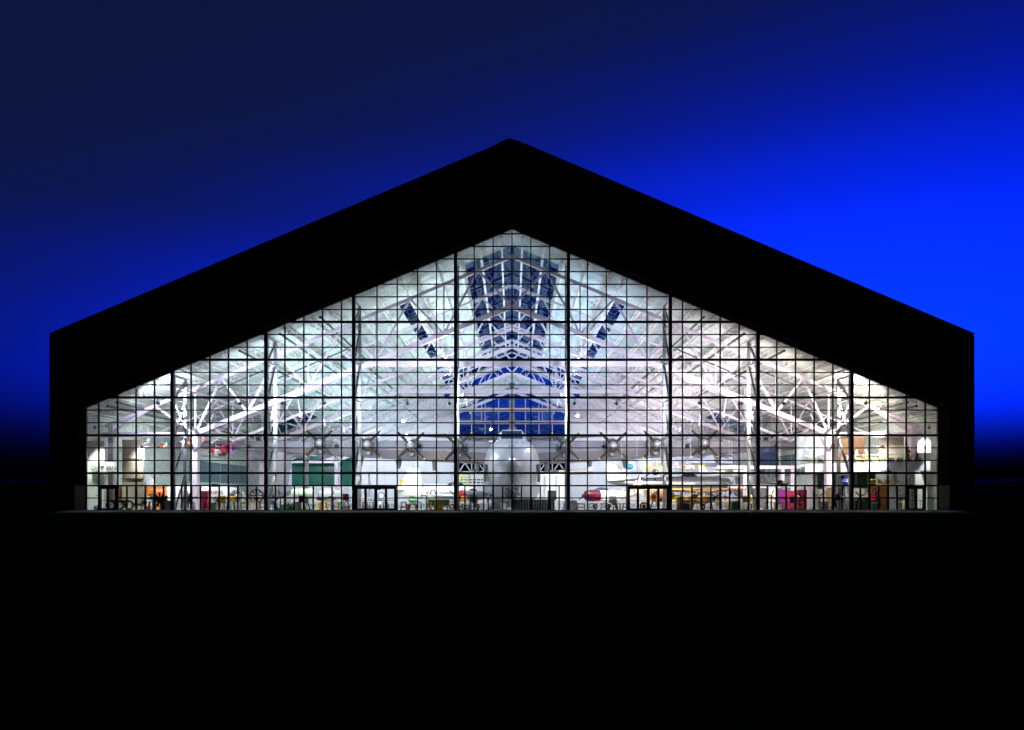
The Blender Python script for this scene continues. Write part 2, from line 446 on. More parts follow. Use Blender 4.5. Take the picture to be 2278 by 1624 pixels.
# roof trusses
def top_z(x): return 30.55 - SL * abs(x)
def bot_z(x): return 24.5 - 0.402 * abs(x)
NB = [0, 8.2, 16.4, 24.5, 31.8, 38.1]
NTOP = [0, 4.1, 12.3, 20.4, 28.2, 35.0, 43.0]
for ti, d in enumerate(TY):
    main = ti % 2 == 0
    T = empty('roof_truss', HANGAR)
    w = 0.50 if main else 0.30
    for s in (-1, 1):
        MB().bar((0, d, top_z(0)), (s*48.9, d, top_z(48.9)), w*0.8, w*0.8).build('top_chord', M_steel, T)
        MB().bar((0, d + 0.004, bot_z(0)), (s*38.1, d + 0.004, bot_z(38.1)), w, w*1.15).build('bottom_chord', M_steel, T)
        for i, xb in enumerate(NB):
            for xt in (NTOP[i] if i else None, xb, NTOP[i+1]):
                if xt is None or (xb == 0 and xt == 0 and s < 0): continue
                q = 0.17 if xt == xb else 0.25
                MB().bar((s*xb, d, bot_z(xb)), (s*xt, d, top_z(xt)), q if main else q*0.8).build('web_member', M_steel, T)
        if main:
            MB().box(s*38.1 - 0.38, s*38.1 + 0.38, d - 0.38, d + 0.38, 0.0, bot_z(38.1) + 0.2).build('column', M_steel, T)
            MB().bar((s*38.5, d, bot_z(38.1) - 0.1), (s*49.2, d, bot_z(38.1) - 0.1), 0.5, 0.55).build('outrigger', M_steel, T)
            MB().bar((s*43.0, d, top_z(43.0)), (s*48.4, d, bot_z(38.1)), 0.3).build('web_member', M_steel, T)
            MB().box(s*48.2 - 0.3, s*48.2 + 0.3, d - 0.3, d + 0.3, 0, 10.2).build('eave_column', M_steel, T)
            # eave brackets lengthwise
            for e in (-1, 1):
                MB().bar((s*38.1, d + e*0.3, bot_z(38.1) - 2.2), (s*38.1, d + e*6.0, bot_z(38.1) + 3.0), 0.18).build('knee_brace', M_steel, T)
    if main:
        MB().bar((-17.2, d - 0.003, 17.6), (17.2, d - 0.003, 17.6), 0.55, 0.62).build('tie_beam', M_steel, T)
        for xx in (-6.6, 6.6): MB().bar((xx, d, 17.9), (xx, d, bot_z(xx)), 0.2).build('hanger', M_steel, T)
for s in (-1, 1):                                          # lengthwise trusses over the column lines
    JT = empty('longitudinal_truss', HANGAR)
    MB().bar((s*38.05, 0.8, 9.7), (s*38.05, 89, 9.7), 0.26, 0.30).build('bottom_chord', M_steel, JT)
    MB().bar((s*38.05, 0.8, 14.0), (s*38.05, 89, 14.0), 0.22).build('top_chord', M_steel, JT)
    y = 7.5
    while y < 85:
        MB().bar((s*38.05, y, 9.8), (s*38.05, y + 6.6, 13.9), 0.15).build('web_member', M_steel, JT)
        MB().bar((s*38.05, y + 6.6, 13.9), (s*38.05, y + 13.2, 9.8), 0.15).build('web_member', M_steel, JT); y += 13.2
    for xx in (19.0, 9.4):
        MB().bar((s*xx, 1.0, bot_z(xx) + 0.5), (s*xx, 86, bot_z(xx) + 0.5), 0.22).build('longitudinal_strut', M_steel, HANGAR)
    for xx, ye in ((21.5, 40), (30.5, 44), (26.0, 30), (44.3, 60), (45.3, 60)):
        MB().tube((s*xx, 0.6, deck(xx) - 1.15), (s*xx, ye, deck(xx) - 1.15), 0.14, 0.14, 6).build('conduit', M_pipe, HANGAR)
    for xx, yy, xe in ((22.0, 17.5, 31.0), (30.0, 11.0, 38.0)):
        MB().tube((s*xx, yy, deck(xx) - 1.6), (s*xe, yy, deck(xe) - 1.6), 0.10, 0.10, 6).build('conduit', M_pipe, HANGAR)

# wind trusses standing behind the main mullions
MAIN = [6.28, 17.6, 27.35, 37.75]
TRZ = [4.23, 8.42, 12.62, 16.82, 21.0, 25.2, 29.4]
for s in (-1, 1):
    for x in MAIN:
        W = empty('wind_truss', HANGAR)
        ht = deck(x) - 0.9
        MB().box(s*x - 0.17, s*x + 0.17, 3.4, 3.75, 0, ht).build('post', M_steel2, W)
        MB().box(s*x - 0.10, s*x + 0.10, 0.42, 0.62, 0, ht).build('post', M_steel2, W)
        z = 0.1
        for zt in TRZ + [99]:
            zt = min(zt, ht)
            if zt - z < 1.0: break
            MB().bar((s*x, 0.6, z), (s*x, 3.42, zt - 0.3), 0.2).build('diagonal', M_steel2, W)
            MB().bar((s*x, 0.6, zt - 0.1), (s*x, 3.42, zt - 0.1), 0.16).build('strut', M_steel2, W)
            z = zt

# ------------------------------------------------------------------ glass front wall
CW = empty('curtain_wall', HANGAR)
XP = [0, 2.1, 4.2, 6.28, 8.39, 10.49, 12.76, 15.01, 17.6, 18.96, 21.06, 23.15, 25.25, 27.35, 29.44, 31.53, 33.6, 35.68, 37.75, 39.75, 41.8, 43.85, 45.95, 47.45]
XG = sorted({-x for x in XP} | set(XP))
ZG = [0.1, 1.46, 2.83] + [4.23 + 1.4*k for k in range(20)]
ZG = [z for z in ZG if z < 31.0]
mb_cache = {}
def unit_box(w, d, h, m, name):
    key = (round(w,3), round(d,3), round(h,3), name)
    if key not in mb_cache: mb_cache[key] = MB().box(-w/2, w/2, -d/2, d/2, 0, h).mesh(name, m)
    return mb_cache[key]
for x in XG:
    main = any(abs(abs(x) - m) < 0.01 for m in MAIN)
    edge = abs(x) > 47
    w, dp = (0.34, 0.46) if main else ((0.16, 0.30) if edge else (0.125, 0.22))
    xx = x - math.copysign(0.08, x) if edge else x
    z0 = 2.83 if 12.77 < abs(x) < 17.5 or 43.9 < abs(x) < 45.9 else 0.1
    h = head(x) - 0.02 - z0 - (0.06 if x else 0.0)
    link('mullion', unit_box(w, dp, h, M_frame, 'mullion'), CW, (xx, 0, z0))
for z in ZG:
    thick = any(abs(z - t) < 0.03 for t in TRZ)
    hw = min(47.45, (GH - z) / SL) - 0.05
    if hw < 0.6: continue
    t, dp = (0.24, 0.38) if thick else ((0.11, 0.18) if z > 3 else ((0.17, 0.26) if z > 2 else (0.10, 0.20)))
    if abs(z - 1.46) < 0.01:                               # interrupted by the doors and the open bays
        for a, b in ((-47.4, -45.95), (-43.85, -17.6), (-12.76, 12.76), (17.6, 43.85), (45.95, 47.4)):
            MB().box(a, b, -dp/2, dp/2, z - 0.06, z + 0.06).build('transom', M_frame, CW)
        continue
    MB().box(-hw, hw, -dp/2, dp/2, z - t/2, z + t/2).build('transom', M_frame, CW)
for s in (-1, 1):                                          # raking head of the glass wall
    MB().bar((s*47.4, 0, head(47.4) - 0.06), (0, 0, GH - 0.06), 0.34, 0.16).build('raking_head', M_frame, CW)
# heavier storefront posts low down, halving each bay
for x0, x1 in zip(XG, XG[1:]):
    a = (abs(x0) + abs(x1)) / 2
    if a < 6.28 or 19.0 < a < 43.85:
        link('storefront_post', unit_box(0.15, 0.18, 2.68, M_frame, 'storefront_post'), CW, ((x0+x1)/2, 0, 0.1))
        MB().box(x0, x1, -0.10, 0.10, 1.385, 1.545).build('transom', M_frame, CW)
    if 6.28 < abs(x0) < 6.3 or 6.28 < abs(x1) < 6.3: pass
for x in XG:
    if abs(x) < 6.2 or 19.0 < abs(x) < 43.9:
        if not any(abs(abs(x) - m) < 0.01 for m in MAIN):
            link('storefront_post', unit_box(0.20, 0.24, 2.67, M_frame, 'storefront_post'), CW, (x, 0, 0.1))
# panes
def clip_poly(p):
    for s in (-1, 1):
        o = []
        for (xa, za), (xb, zb) in zip(p, p[1:] + p[:1]):
            fa, fb = GH - SL*s*xa - za, GH - SL*s*xb - zb
            if fa >= 0: o.append((xa, za))
            if fa * fb < 0:
                t = fa / (fa - fb); o.append((xa + (xb-xa)*t, za + (zb-za)*t))
        p = o
        if len(p) < 3: return []
    return p
panes = []
for x0, x1 in zip(XG, XG[1:]):
    a = (abs(x0) + abs(x1)) / 2
    for z0, z1 in zip(ZG, ZG[1:] + [32.0]):
        if z0 < 2.8 and (12.76 < a < 17.6 or 43.85 < a < 45.95): continue
        cells = [(x0, x1)]
        if z0 < 2.8 and (a < 6.28 or 19.0 < a < 43.85): cells = [(x0, (x0+x1)/2), ((x0+x1)/2, x1)]
        for xa, xb in cells:
            full = z1 <= min(head(xa), head(xb))
            p = [(xa, z0), (xb, z0), (xb, z1), (xa, z1)] if full else clip_poly([(xa, z0), (xb, z0), (xb, z1), (xa, z1)])
            if len(p) < 3: continue
            ar = abs(sum(u[0]*v[1] - v[0]*u[1] for u, v in zip(p, p[1:] + p[:1]))) / 2
            if ar > 0.05: panes.append((ar, full, p))
panes.sort(key=lambda t: -t[0])
rest = MB()
for i, (ar, full, p) in enumerate(panes):
    if i < 300 and full:
        link('pane', unit_box(p[1][0]-p[0][0]-0.01, 0.024, p[2][1]-p[0][1]-0.01, M_glass, 'pane'), CW, ((p[0][0]+p[1][0])/2, 0, p[0][1]+0.005))
    elif i < 300: MB().prism(p, -0.012, 0.012).build('pane', M_glass, CW)
    else:
        cx = sum(q[0] for q in p)/len(p); cz = sum(q[1] for q in p)/len(p)
        rest.prism([(cx + (x-cx)*0.995, cz + (z-cz)*0.995) for x, z in p], -0.012, 0.012)
ro = rest.build('smaller_panes', M_glass, CW); ro['kind'] = 'stuff'
# entrance doors
def doorway(x0, x1, n):
    D = empty('entrance_door', HANGAR)
    MB().box(x0, x1, -0.2, 0.2, 2.45, 2.74).build('door_head', M_frame, D)
    MB().box(x0, x1, -0.19, 0.19, 0.1, 0.3).build('threshold', M_frame, D)
    step = (x1 - x0) / n
    for i in range(n + 1):
        w = 0.32 if (i == n//2 and n > 2) else 0.24
        xc = min(max(x0 + i*step, x0 + w/2), x1 - w/2)
        MB().box(xc - w/2, xc + w/2, -0.18, 0.18, 0.301, 2.449).build('door_post', M_frame, D)
    for i in range(n):
        MB().box(x0 + i*step + 0.05, x0 + (i+1)*step - 0.05, -0.03, -0.006, 0.25, 2.5).build('leaf', M_glass, D)
        MB().box(x0 + i*step + 0.05, x0 + (i+1)*step - 0.05, -0.05, 0.02, 1.14, 1.19).build('push_bar', M_frame, D)
for s in (-1, 1):
    a, b = sorted((s*12.86, s*17.42)); doorway(a, b, 4)
    a, b = sorted((s*43.85, s*45.95)); doorway(a, b, 2)

# ------------------------------------------------------------------ rooms and decks inside the hall
lob = empty('lobby_wall', HANGAR)
MB().box(-48.6, -46.6, 2.5, 2.8, 0.03, 8.0).build('wall_panel', M_white, lob)
MB().box(-45.84, -43.4, 5.2, 5.6, 0.03, 8.3).build('concrete_panel', M_conc, lob)
MB().box(-45.84, -43.39, 5.1, 5.19, 3.7, 3.78).build('joint', M_pipe, lob)
MB().box(-45.84, -43.39, 5.1, 5.19, 6.0, 6.08).build('joint', M_pipe, lob)
# timber booth with its boards
booth = empty('timber_booth', HANGAR)
for k in range(14):
    x = -47.9 + k * 0.44
    MB().box(x, x + 0.42, 8.0, 8.06, 0.03, 2.75).build('board', M_orange, booth)
MB().box(-48.0, -41.6, 7.9, 8.2, 2.76, 3.0).build('cornice', M_orange, booth)
MB().box(-48.0, -41.6, 7.96, 7.995, 2.25, 2.33).build('rail', M_brwood, booth)
# left eave catwalk
cw_ = empty('catwalk', HANGAR)
MB().box(-48.9, -43.2, 6.2, 7.2, 8.7, 8.95).build('walkway', M_steel, cw_)
for k in range(7): MB().tube((-48.7 + k*0.9, 6.25, 8.9), (-48.7 + k*0.9, 6.25, 10.0), 0.035).build('baluster', M_steel, cw_)
MB().tube((-48.9, 6.25, 10.0), (-43.2, 6.25, 10.0), 0.04).build('handrail', M_steel, cw_)
# teal glazing band in the left side wall, white one opposite
for k in range(6):
    MB().box(-49.395, -49.34, 34 + k*4.6, 38.2 + k*4.6, 3.9, 7.2).build('side_window', M_blueg, HANGAR)
    MB().box(49.34, 49.395, 40 + k*4.6, 44.2 + k*4.6, 5.2, 9.0).build('side_window', M_blueg, HANGAR)
# right mezzanine with curved parapet
mez = empty('mezzanine', HANGAR)
def mcurve(t):                                            # plan of the parapet
    return 47.3 - 11.5 * t, 1.5 + 7.2 * t ** 0.8
N_ = 12
for i in range(N_):
    (xa, ya), (xb, yb) = mcurve(i / N_), mcurve((i+1) / N_)
    MB().add([(xa,ya,4.55),(xb,yb,4.55),(xb,yb+.25,4.55),(xa,ya+.25,4.55),(xa,ya,5.6),(xb,yb,5.6),(xb,yb+.25,5.6),(xa,ya+.25,5.6)],
             [(0,3,2,1),(4,5,6,7),(0,1,5,4),(1,2,6,5),(2,3,7,6),(3,0,4,7)]).build('parapet', M_wall, mez)
    MB().add([(xa-.02,ya+.1,5.6),(xb+.02,yb+.1,5.6),(xb+.02,yb+.12,5.6),(xa-.02,ya+.12,5.6),(xa-.02,ya+.1,6.5),(xb+.02,yb+.1,6.5),(xb+.02,yb+.12,6.5),(xa-.02,ya+.12,6.5)],
             [(0,3,2,1),(4,5,6,7),(0,1,5,4),(1,2,6,5),(2,3,7,6),(3,0,4,7)]).build('glass_panel', M_cglass, mez)
    MB().bar((xa, ya+.11, 6.53), (xb, yb+.11, 6.53), 0.07).build('handrail', M_alu, mez)
    MB().add([(xa,ya+.26,5.25),(xb,yb+.26,5.25),(xb,17,5.25),(xa,17,5.25),(xa,ya+.26,5.55),(xb,yb+.26,5.55),(xb,17,5.55),(xa,17,5.55)],
             [(0,3,2,1),(4,5,6,7),(0,1,5,4),(1,2,6,5),(2,3,7,6),(3,0,4,7)]).build('slab', M_wall, mez)
MB().box(45.9, 47.36, 1.55, 1.75, 6.6, 8.4).build('wall_panel', M_white, mez)
MB().box(46.0, 47.36, 2.3, 2.6, 0.03, 4.5).build('wall_panel', M_white, mez)
MB().box(41.2, 44.9, 13.0, 13.3, 5.56, 9.3).build('brown_wall', M_brown, mez)
for k in range(4): MB().box(41.2, 44.9, 12.95, 12.995, 6.2 + 0.75*k, 6.24 + 0.75*k).build('wall_joint', M_pipe, mez)
MB().box(44.92, 47.9, 9.0, 9.3, 5.56, 9.4).build('concrete_wall', M_conc, mez)
MB().box(36.6, 41.1, 14.0, 14.3, 5.56, 9.6).build('concrete_wall', M_grey, mez)
MB().box(34.2, 37.3, 24.0, 24.2, 5.9, 8.6).build('projection_screen', M_navy, mez)
for x, y in ((44.9, 5.0), (40.4, 7.6), (37.4, 10.5)):
    MB().lathe([(0, 0.28), (4.6, 0.28), (5.2, 0.42)], (x, y, 0.03), (0,0,1), 14).build('column', M_steel, mez)
MB().box(38.3, 46.0, 12.4, 12.6, 0.03, 5.2).build('back_wall', M_conc, mez)
for x0, w in ((38.6, 2.2), (41.1, 2.2), (43.6, 2.2)):
    MB().box(x0, x0 + w, 12.34, 12.395, 1.0, 4.6).build('dark_glass', M_dgreen, mez)
# white viewing deck of the gallery beyond
gal = empty('gallery_deck', HANGAR)
MB().box(25.5, 37.4, 10.6, 10.9, 5.05, 5.45).build('edge_beam', M_steel, gal)
MB().box(25.5, 37.4, 10.9, 12.5, 5.10, 5.3).build('slab', M_wall, gal)
for x in (33.7, 34.9, 29.0): MB().box(x - 0.2, x + 0.2, 10.7, 11.1, 0.03, 5.04).build('post', M_steel, gal)
MB().box(28.0, 37.4, 11.3, 11.34, 5.46, 6.3).build('balustrade', M_cglass, gal)
MB().box(27.2, 37.4, 12.0, 12.2, 2.7, 3.1).build('edge_beam', M_steel, gal)

# ------------------------------------------------------------------ aircraft builders
def wing_into(mb, s, r, t, n=5):
    """r, t = (x, y_lead, z, chord, thickness) at root and tip"""
    prof = [(0,0),(0.08,0.42),(0.3,0.55),(0.7,0.32),(1,0.02),(0.7,-0.2),(0.3,-0.42),(0.08,-0.36)]
    rg = []
    for k in range(n + 1):
        f = k / n; x, y, z, c, th = [a + (b-a)*f for a, b in zip(r, t)]
        if k == n: th *= 0.4
        rg.append([(s*x, y + c*u, z + th*v) for u, v in prof])
    return mb.rings(rg)
def wheel(parent, c, r, w=0.16, axis=(1,0,0), hub=None):
    wo = MB().torus(c, axis, r - w*0.6, w*0.6, 18, 6).build('wheel', M_black, parent, True)
    a = Vector(axis) * w * 0.45
    MB().lathe([(0, r*0.5), (a.length*2, r*0.5)], Vector(c) - a, axis, 14).build('hub', hub or M_alu, wo)
    return wo
def propeller(parent, c, r, n=2, m=None, a0=0.0, tip=None, spin=None, sr=0.18):
    for k in range(n):
        a = a0 + 2*math.pi*k/n; e = Vector((math.cos(a), 0, math.sin(a))); u = Vector((-math.sin(a), 0.5, math.cos(a))).normalized()
        c_ = Vector(c); rg = []
        for f, w in ((0.05,0.35),(0.25,0.9),(0.55,1.0),(0.85,0.8),(1.0,0.35)):
            p = c_ + e*r*f; ww = r*0.085*w
            rg.append([p - u*ww, p - u.cross(e)*ww*0.3, p + u*ww, p + u.cross(e)*ww*0.3])
        b = MB().rings(rg).build('blade', m or M_blade, parent, True)
        if tip: MB().sphere(c_ + e*r*0.985, r*0.042, 8, 5).build('blade_tip', tip, b)
    MB().sphere(c, sr, 14, 8, (1, 1.3, 1)).build('spinner', spin or M_alu, parent, True)
def aircraft(name, label, loc, rz, Ln=8.0, Rd=0.6, hc=1.7, span=9.0, chord=1.5, body=None, wingm=None, kind='prop', upper=None, wz=-0.25,
             finh=1.5, finm=None, nose=None, blades=2, pr=1.2, gear=True, cat='airplane', group=None, rot=None, cables=None, sweep=0.0, canopy=True, stab=0.36, wy=0.26, noset=0.12):
    body = body or M_jetw; wingm = wingm or body; finm = finm or body; nose = nose or body
    t = thing(name, label, cat, loc, rz, group, rot)
    prof = [(0,.5),(.02,.78),(.1,.95),(.3,1),(.5,.9),(.8,.5),(1,.1)] if kind == 'prop' else [(0,.55),(.015,.62),(.12,.86),(.35,1),(.62,1),(.85,.78),(1,.52)]
    def sec(f0, f1, m, nm, inf=1.0):
        fs = sorted({f0, f1} | {f for f, _ in prof if f0 < f < f1} | {f0 + (f1-f0)*k/4 for k in range(5)}); rg = []
        for f in fs:
            for (fa, ra), (fb, rb) in zip(prof, prof[1:]):
                if fa <= f <= fb: r_ = ra + (rb-ra)*(f-fa)/(fb-fa)
            r_ *= Rd * inf; zc = hc + Rd*0.35*max(0, f-0.4)*(1 if kind == 'prop' else 0.4)
            rg.append([(r_*0.88*math.cos(2*math.pi*i/16), -Ln*0.35 + Ln*f, zc + r_*math.sin(2*math.pi*i/16)) for i in range(16)])
        return MB().rings(rg).build(nm, m, t, True)
    sec(0, noset, nose, 'cowling' if kind == 'prop' else 'nose_section', 1.02)
    sec(noset, 1, body, 'fuselage')
    yn = -Ln*0.35
    wl = yn + Ln*wy
    for s in (-1, 1):
        wing_into(MB(), s, (Rd*0.6, wl, hc + wz*Rd*2, chord, chord*0.13), (span/2, wl + sweep, hc + wz*Rd*2 + 0.12, chord*(0.9 if kind == 'prop' and not sweep else 0.5), chord*0.09)).build('wing', wingm, t, True)
        wing_into(MB(), s, (0.05, yn + Ln*0.86, hc + Rd*0.35, chord*0.7, 0.1), (span*stab/2, yn + Ln*0.88 + sweep*0.3, hc + Rd*0.35, chord*0.45, 0.06)).build('tailplane', finm, t, True)
        if upper:
            wing_into(MB(), s, (0.0, wl - 0.25, hc + upper, chord, chord*0.12), (span/2 + 0.3, wl - 0.2, hc + upper + 0.1, chord*0.9, chord*0.09)).build('upper_wing', wingm, t, True)
            for fx in (0.35, 0.85):
                for dy in (0.25, chord*0.75):
                    MB().tube((s*span/2*fx, wl + dy, hc + wz*Rd*2 + 0.05), (s*span/2*fx, wl + dy - 0.2, hc + upper + 0.05), 0.035).build('strut', finm, t)
            MB().tube((s*0.35, wl + 0.4, hc + Rd*0.6), (s*0.35, wl + 0.2, hc + upper), 0.035).build('strut', finm, t)
        if gear: 
            MB().tube((s*Rd*0.7, wl + 0.3, hc - Rd*0.6), (s*(Rd + 0.5), wl + 0.25, 0.45), 0.06).build('gear_leg', M_alu, t)
            wheel(t, (s*(Rd + 0.55), wl + 0.25, 0.38), 0.36)
    MB().slab([(yn + Ln*0.80, hc + Rd*0.4), (yn + Ln*0.99, hc + Rd*0.4), (yn + Ln*1.02, hc + finh + Rd*0.4), (yn + Ln*0.92, hc + finh + Rd*0.4)], -0.05, 0.05).build('fin', finm, t)
    if canopy: MB().sphere((0, yn + Ln*(0.34 if kind == 'prop' else 0.25), hc + Rd*0.8), Rd*0.62, 12, 6, (0.7, 1.9, 0.8)).build('canopy', M_canopy, t, True)
    if kind == 'prop': propeller(t, (0, yn - 0.15, hc), pr, blades, M_blade, 0.5, None, nose, Rd*0.3)
    else: MB().torus((0, yn, hc), (0,1,0), Rd*0.5, Rd*0.07, 18, 6).build('intake_ring', M_iron, t, True)
    if gear and kind != 'prop':
        MB().tube((0, yn + Ln*0.12, hc - Rd*0.6), (0, yn + Ln*0.10, 0.35), 0.05).build('gear_leg', M_alu, t); wheel(t, (0, yn + Ln*0.10, 0.30), 0.29)
    elif gear: wheel(t, (0, yn + Ln*0.97, 0.16), 0.15, 0.08)
    for cx, cy_ in cables or []:
        wx_, wy_ = loc[0], loc[1]
        MB().tube((cx, cy_, hc), (cx, cy_, deck(wx_ + cx) - 1.0 - loc[2]), 0.012, 0.012, 4).build('cable', M_steel2, t)
    return t
def radial(name, label, loc, r, rz=0, case=None, cylm=None, rows=1, hc=1.5, stand=None, ring=None, n=9, group=None, prop=None):
    t = thing(name, label, 'engine', loc, rz, group)
    MB().lathe([(-0.35*r, 0.08*r), (-0.3*r, 0.22*r), (-0.1*r, 0.42*r), (0.45*r*rows, 0.45*r), (0.7*r*rows, 0.5*r), (0.75*r*rows, 0.2*r)], (0,0,hc), (0,1,0), 16).build('crankcase', case or M_alu, t, True)
    cm = None
    for w_ in range(rows):
        for k in range(n):
            a = 2*math.pi*(k + 0.5*w_)/n
            if cm is None:
                fb = MB(); fb.lathe([(0.38*r + 0.05*r*i, (0.15 if i % 2 else 0.115)*r) for i in range(13)], (0,0,0), (0,0,1), 10); cm = fb.mesh('cylinder', cylm or M_iron)
            link('cylinder', cm, t, (0, 0.12*r + 0.42*r*w_, hc), (0, a, 0))
    if ring: MB().lathe([(-0.15*r, 1.0*r), (-0.2*r, 1.1*r), (0.1*r, 1.2*r), (0.8*r, 1.15*r)], (0,0,hc), (0,1,0), 28, False).build('cowl_ring', ring, t, True)
    if prop: propeller(t, (0, -0.4*r, hc), prop, 3, M_blade, 0.6, M_yellow, M_chrome, 0.2*r)
    st = stand or M_wood
    for sx in (-1, 1):
        MB().bar((sx*0.25*r, 0.3*r, hc - 0.4*r), (sx*0.75*r, 0.3*r, 0.03), 0.09).build('stand_leg', st, t)
        MB().box(sx*0.75*r - 0.06, sx*0.75*r + 0.06, -0.5*r, 1.0*r, 0.025, 0.12).build('stand_foot', st, t)
    MB().bar((-0.6*r, 0.3*r, 0.5), (0.6*r, 0.3*r, 0.5), 0.08).build('stand_rail', st, t)
    return t
def trestle(label, loc, m=None, w=0.6, h=0.9, d=0.5, group=None, name='display_stand', cat='stand'):
    t = thing(name, label, cat, loc, 0, group); m = m or M_wood
    MB().box(-w/2, w/2, -d/2, d/2, h - 0.12, h).build('top', m, t)
    for sx in (-1, 1):
        for sy in (-1, 1): MB().bar((sx*w*0.36, sy*d*0.36, h - 0.12), (sx*w*0.47, sy*d*0.47, 0.02), 0.08).build('leg', m, t)
    MB().box(-w*0.42, w*0.42, -0.02, 0.02, h*0.35, h*0.45).build('rail', m, t)
    return t
def cabinet(name, label, loc, w, d, h, m, cat='cabinet', trim=None, shelves=2, rz=0, group=None):
    t = thing(name, label, cat, loc, rz, group)
    MB().box(-w/2, w/2, -d/2, d/2, 0.08, h - 0.05).build('body', m, t)
    MB().box(-w/2 - 0.03, w/2 + 0.03, -d/2 - 0.03, d/2 + 0.03, h - 0.05, h).build('top', trim or m, t)
    MB().box(-w/2 + 0.04, w/2 - 0.04, -d/2 + 0.04, d/2 - 0.04, 0.02, 0.08).build('plinth', M_blackp, t)
    for k in range(shelves):
        z0 = 0.14 + (h - 0.25) * k / shelves
        MB().box(-w/2 + 0.05, w/2 - 0.05, -d/2 - 0.018, -d/2 - 0.001, z0, z0 + (h - 0.25)/shelves - 0.05).build('front_panel', trim or m, t)
    return t

# ------------------------------------------------------------------ the great flying boat
FB = thing('flying_boat', 'colossal silver eight-engined flying boat facing the glass wall', 'airplane', (0, 0, 0))
NOSE = 5.0
SEC = [ # y, half width, z keel, z side, z top, keel sharpness, top squareness
 (0.0, 0.10, 5.1, 5.5, 5.9, 1.0, 1.0), (0.5, 0.85, 4.0, 5.3, 6.7, 1.1, 1.0), (1.5, 1.6, 2.9, 5.2, 7.5, 1.3, 0.95), (3.0, 2.4, 1.9, 5.0, 8.2, 1.45, 0.9), (5.0, 3.1, 1.2, 4.7, 8.75, 1.45, 0.85),
 (8.0, 3.6, 0.8, 4.6, 9.2, 0.85, 0.85), (11.0, 3.82, 0.65, 4.6, 9.45, 0.55, 0.82), (16.0, 3.85, 0.6, 4.6, 9.5, 0.5, 0.82), (26.0, 3.8, 0.7, 4.6, 9.5, 0.55, 0.82), (36.0, 3.2, 1.6, 5.2, 9.5, 0.7, 0.85),
 (48.0, 2.1, 4.0, 6.7, 9.6, 1.1, 0.95), (58.0, 1.2, 6.4, 8.1, 9.8, 1.0, 1.0), (66.0, 0.25, 8.6, 9.1, 9.7, 1.0, 1.0)]
rg = []
for y, w, zk, zs, zt, kb, tq in SEC:
    ring = []
    for i in range(48):
        a = 2*math.pi*i/48; c, s_ = math.cos(a), math.sin(a); e = tq if s_ >= 0 else kb
        xx = w * math.copysign(abs(c)**e, c); hh = (zt - zs) if s_ >= 0 else (zs - zk)
        ring.append((xx, NOSE + y, zs + hh * math.copysign(abs(s_)**e, s_)))
    rg.append(ring)
hull = MB().rings(rg).build('hull', M_hull, FB, True)
sub = hull.modifiers.new('smooth', 'SUBSURF'); sub.levels = 1; sub.render_levels = 1
ck = MB(); ck.rings([[(-1.5,NOSE+4.2,8.3),(1.5,NOSE+4.2,8.3),(2.0,NOSE+11,8.9),(-2.0,NOSE+11,8.9)], [(-1.15,NOSE+5.0,9.85),(1.15,NOSE+5.0,9.85),(1.5,NOSE+10.5,9.95),(-1.5,NOSE+10.5,9.95)]])
ckp = ck.build('cockpit', M_hull, FB)
for k in range(5):
    xa, xb = -1.22 + k*0.49, -1.22 + (k+1)*0.49 - 0.05
    MB().add([(xa*1.12,NOSE+4.30,8.75),(xb*1.12,NOSE+4.30,8.75),(xb,NOSE+4.86,9.72),(xa,NOSE+4.86,9.72),(xa*1.12,NOSE+4.36,8.75),(xb*1.12,NOSE+4.36,8.75),(xb,NOSE+4.92,9.72),(xa,NOSE+4.92,9.72)],
             [(0,3,2,1),(4,5,6,7),(0,1,5,4),(1,2,6,5),(2,3,7,6),(3,0,4,7)]).build('windshield_pane', M_canopy, ckp)
for s in (-1, 1):
    MB().box(s*3.30 - 0.16, s*3.30 + 0.16, NOSE + 4.9, NOSE + 5.6, 3.4, 5.6).build('bow_door', M_iron, FB)
    MB().sphere((s*0.55, NOSE + 0.75, 5.0), 0.14, 8, 5).build('landing_lamp', M_lens, FB)
WY = 20.0
M_spin = mat('spinner_paint', (0.34, 0.34, 0.36), 0.3, 0.3)
WROOT = (2.6, WY - NOSE + NOSE, 7.55, 15.5, 3.6); WTIP = (48.7, WY + 5.2, 9.1, 5.2, 0.95)
ENG = [7.2, 13.6, 19.6, 26.2]
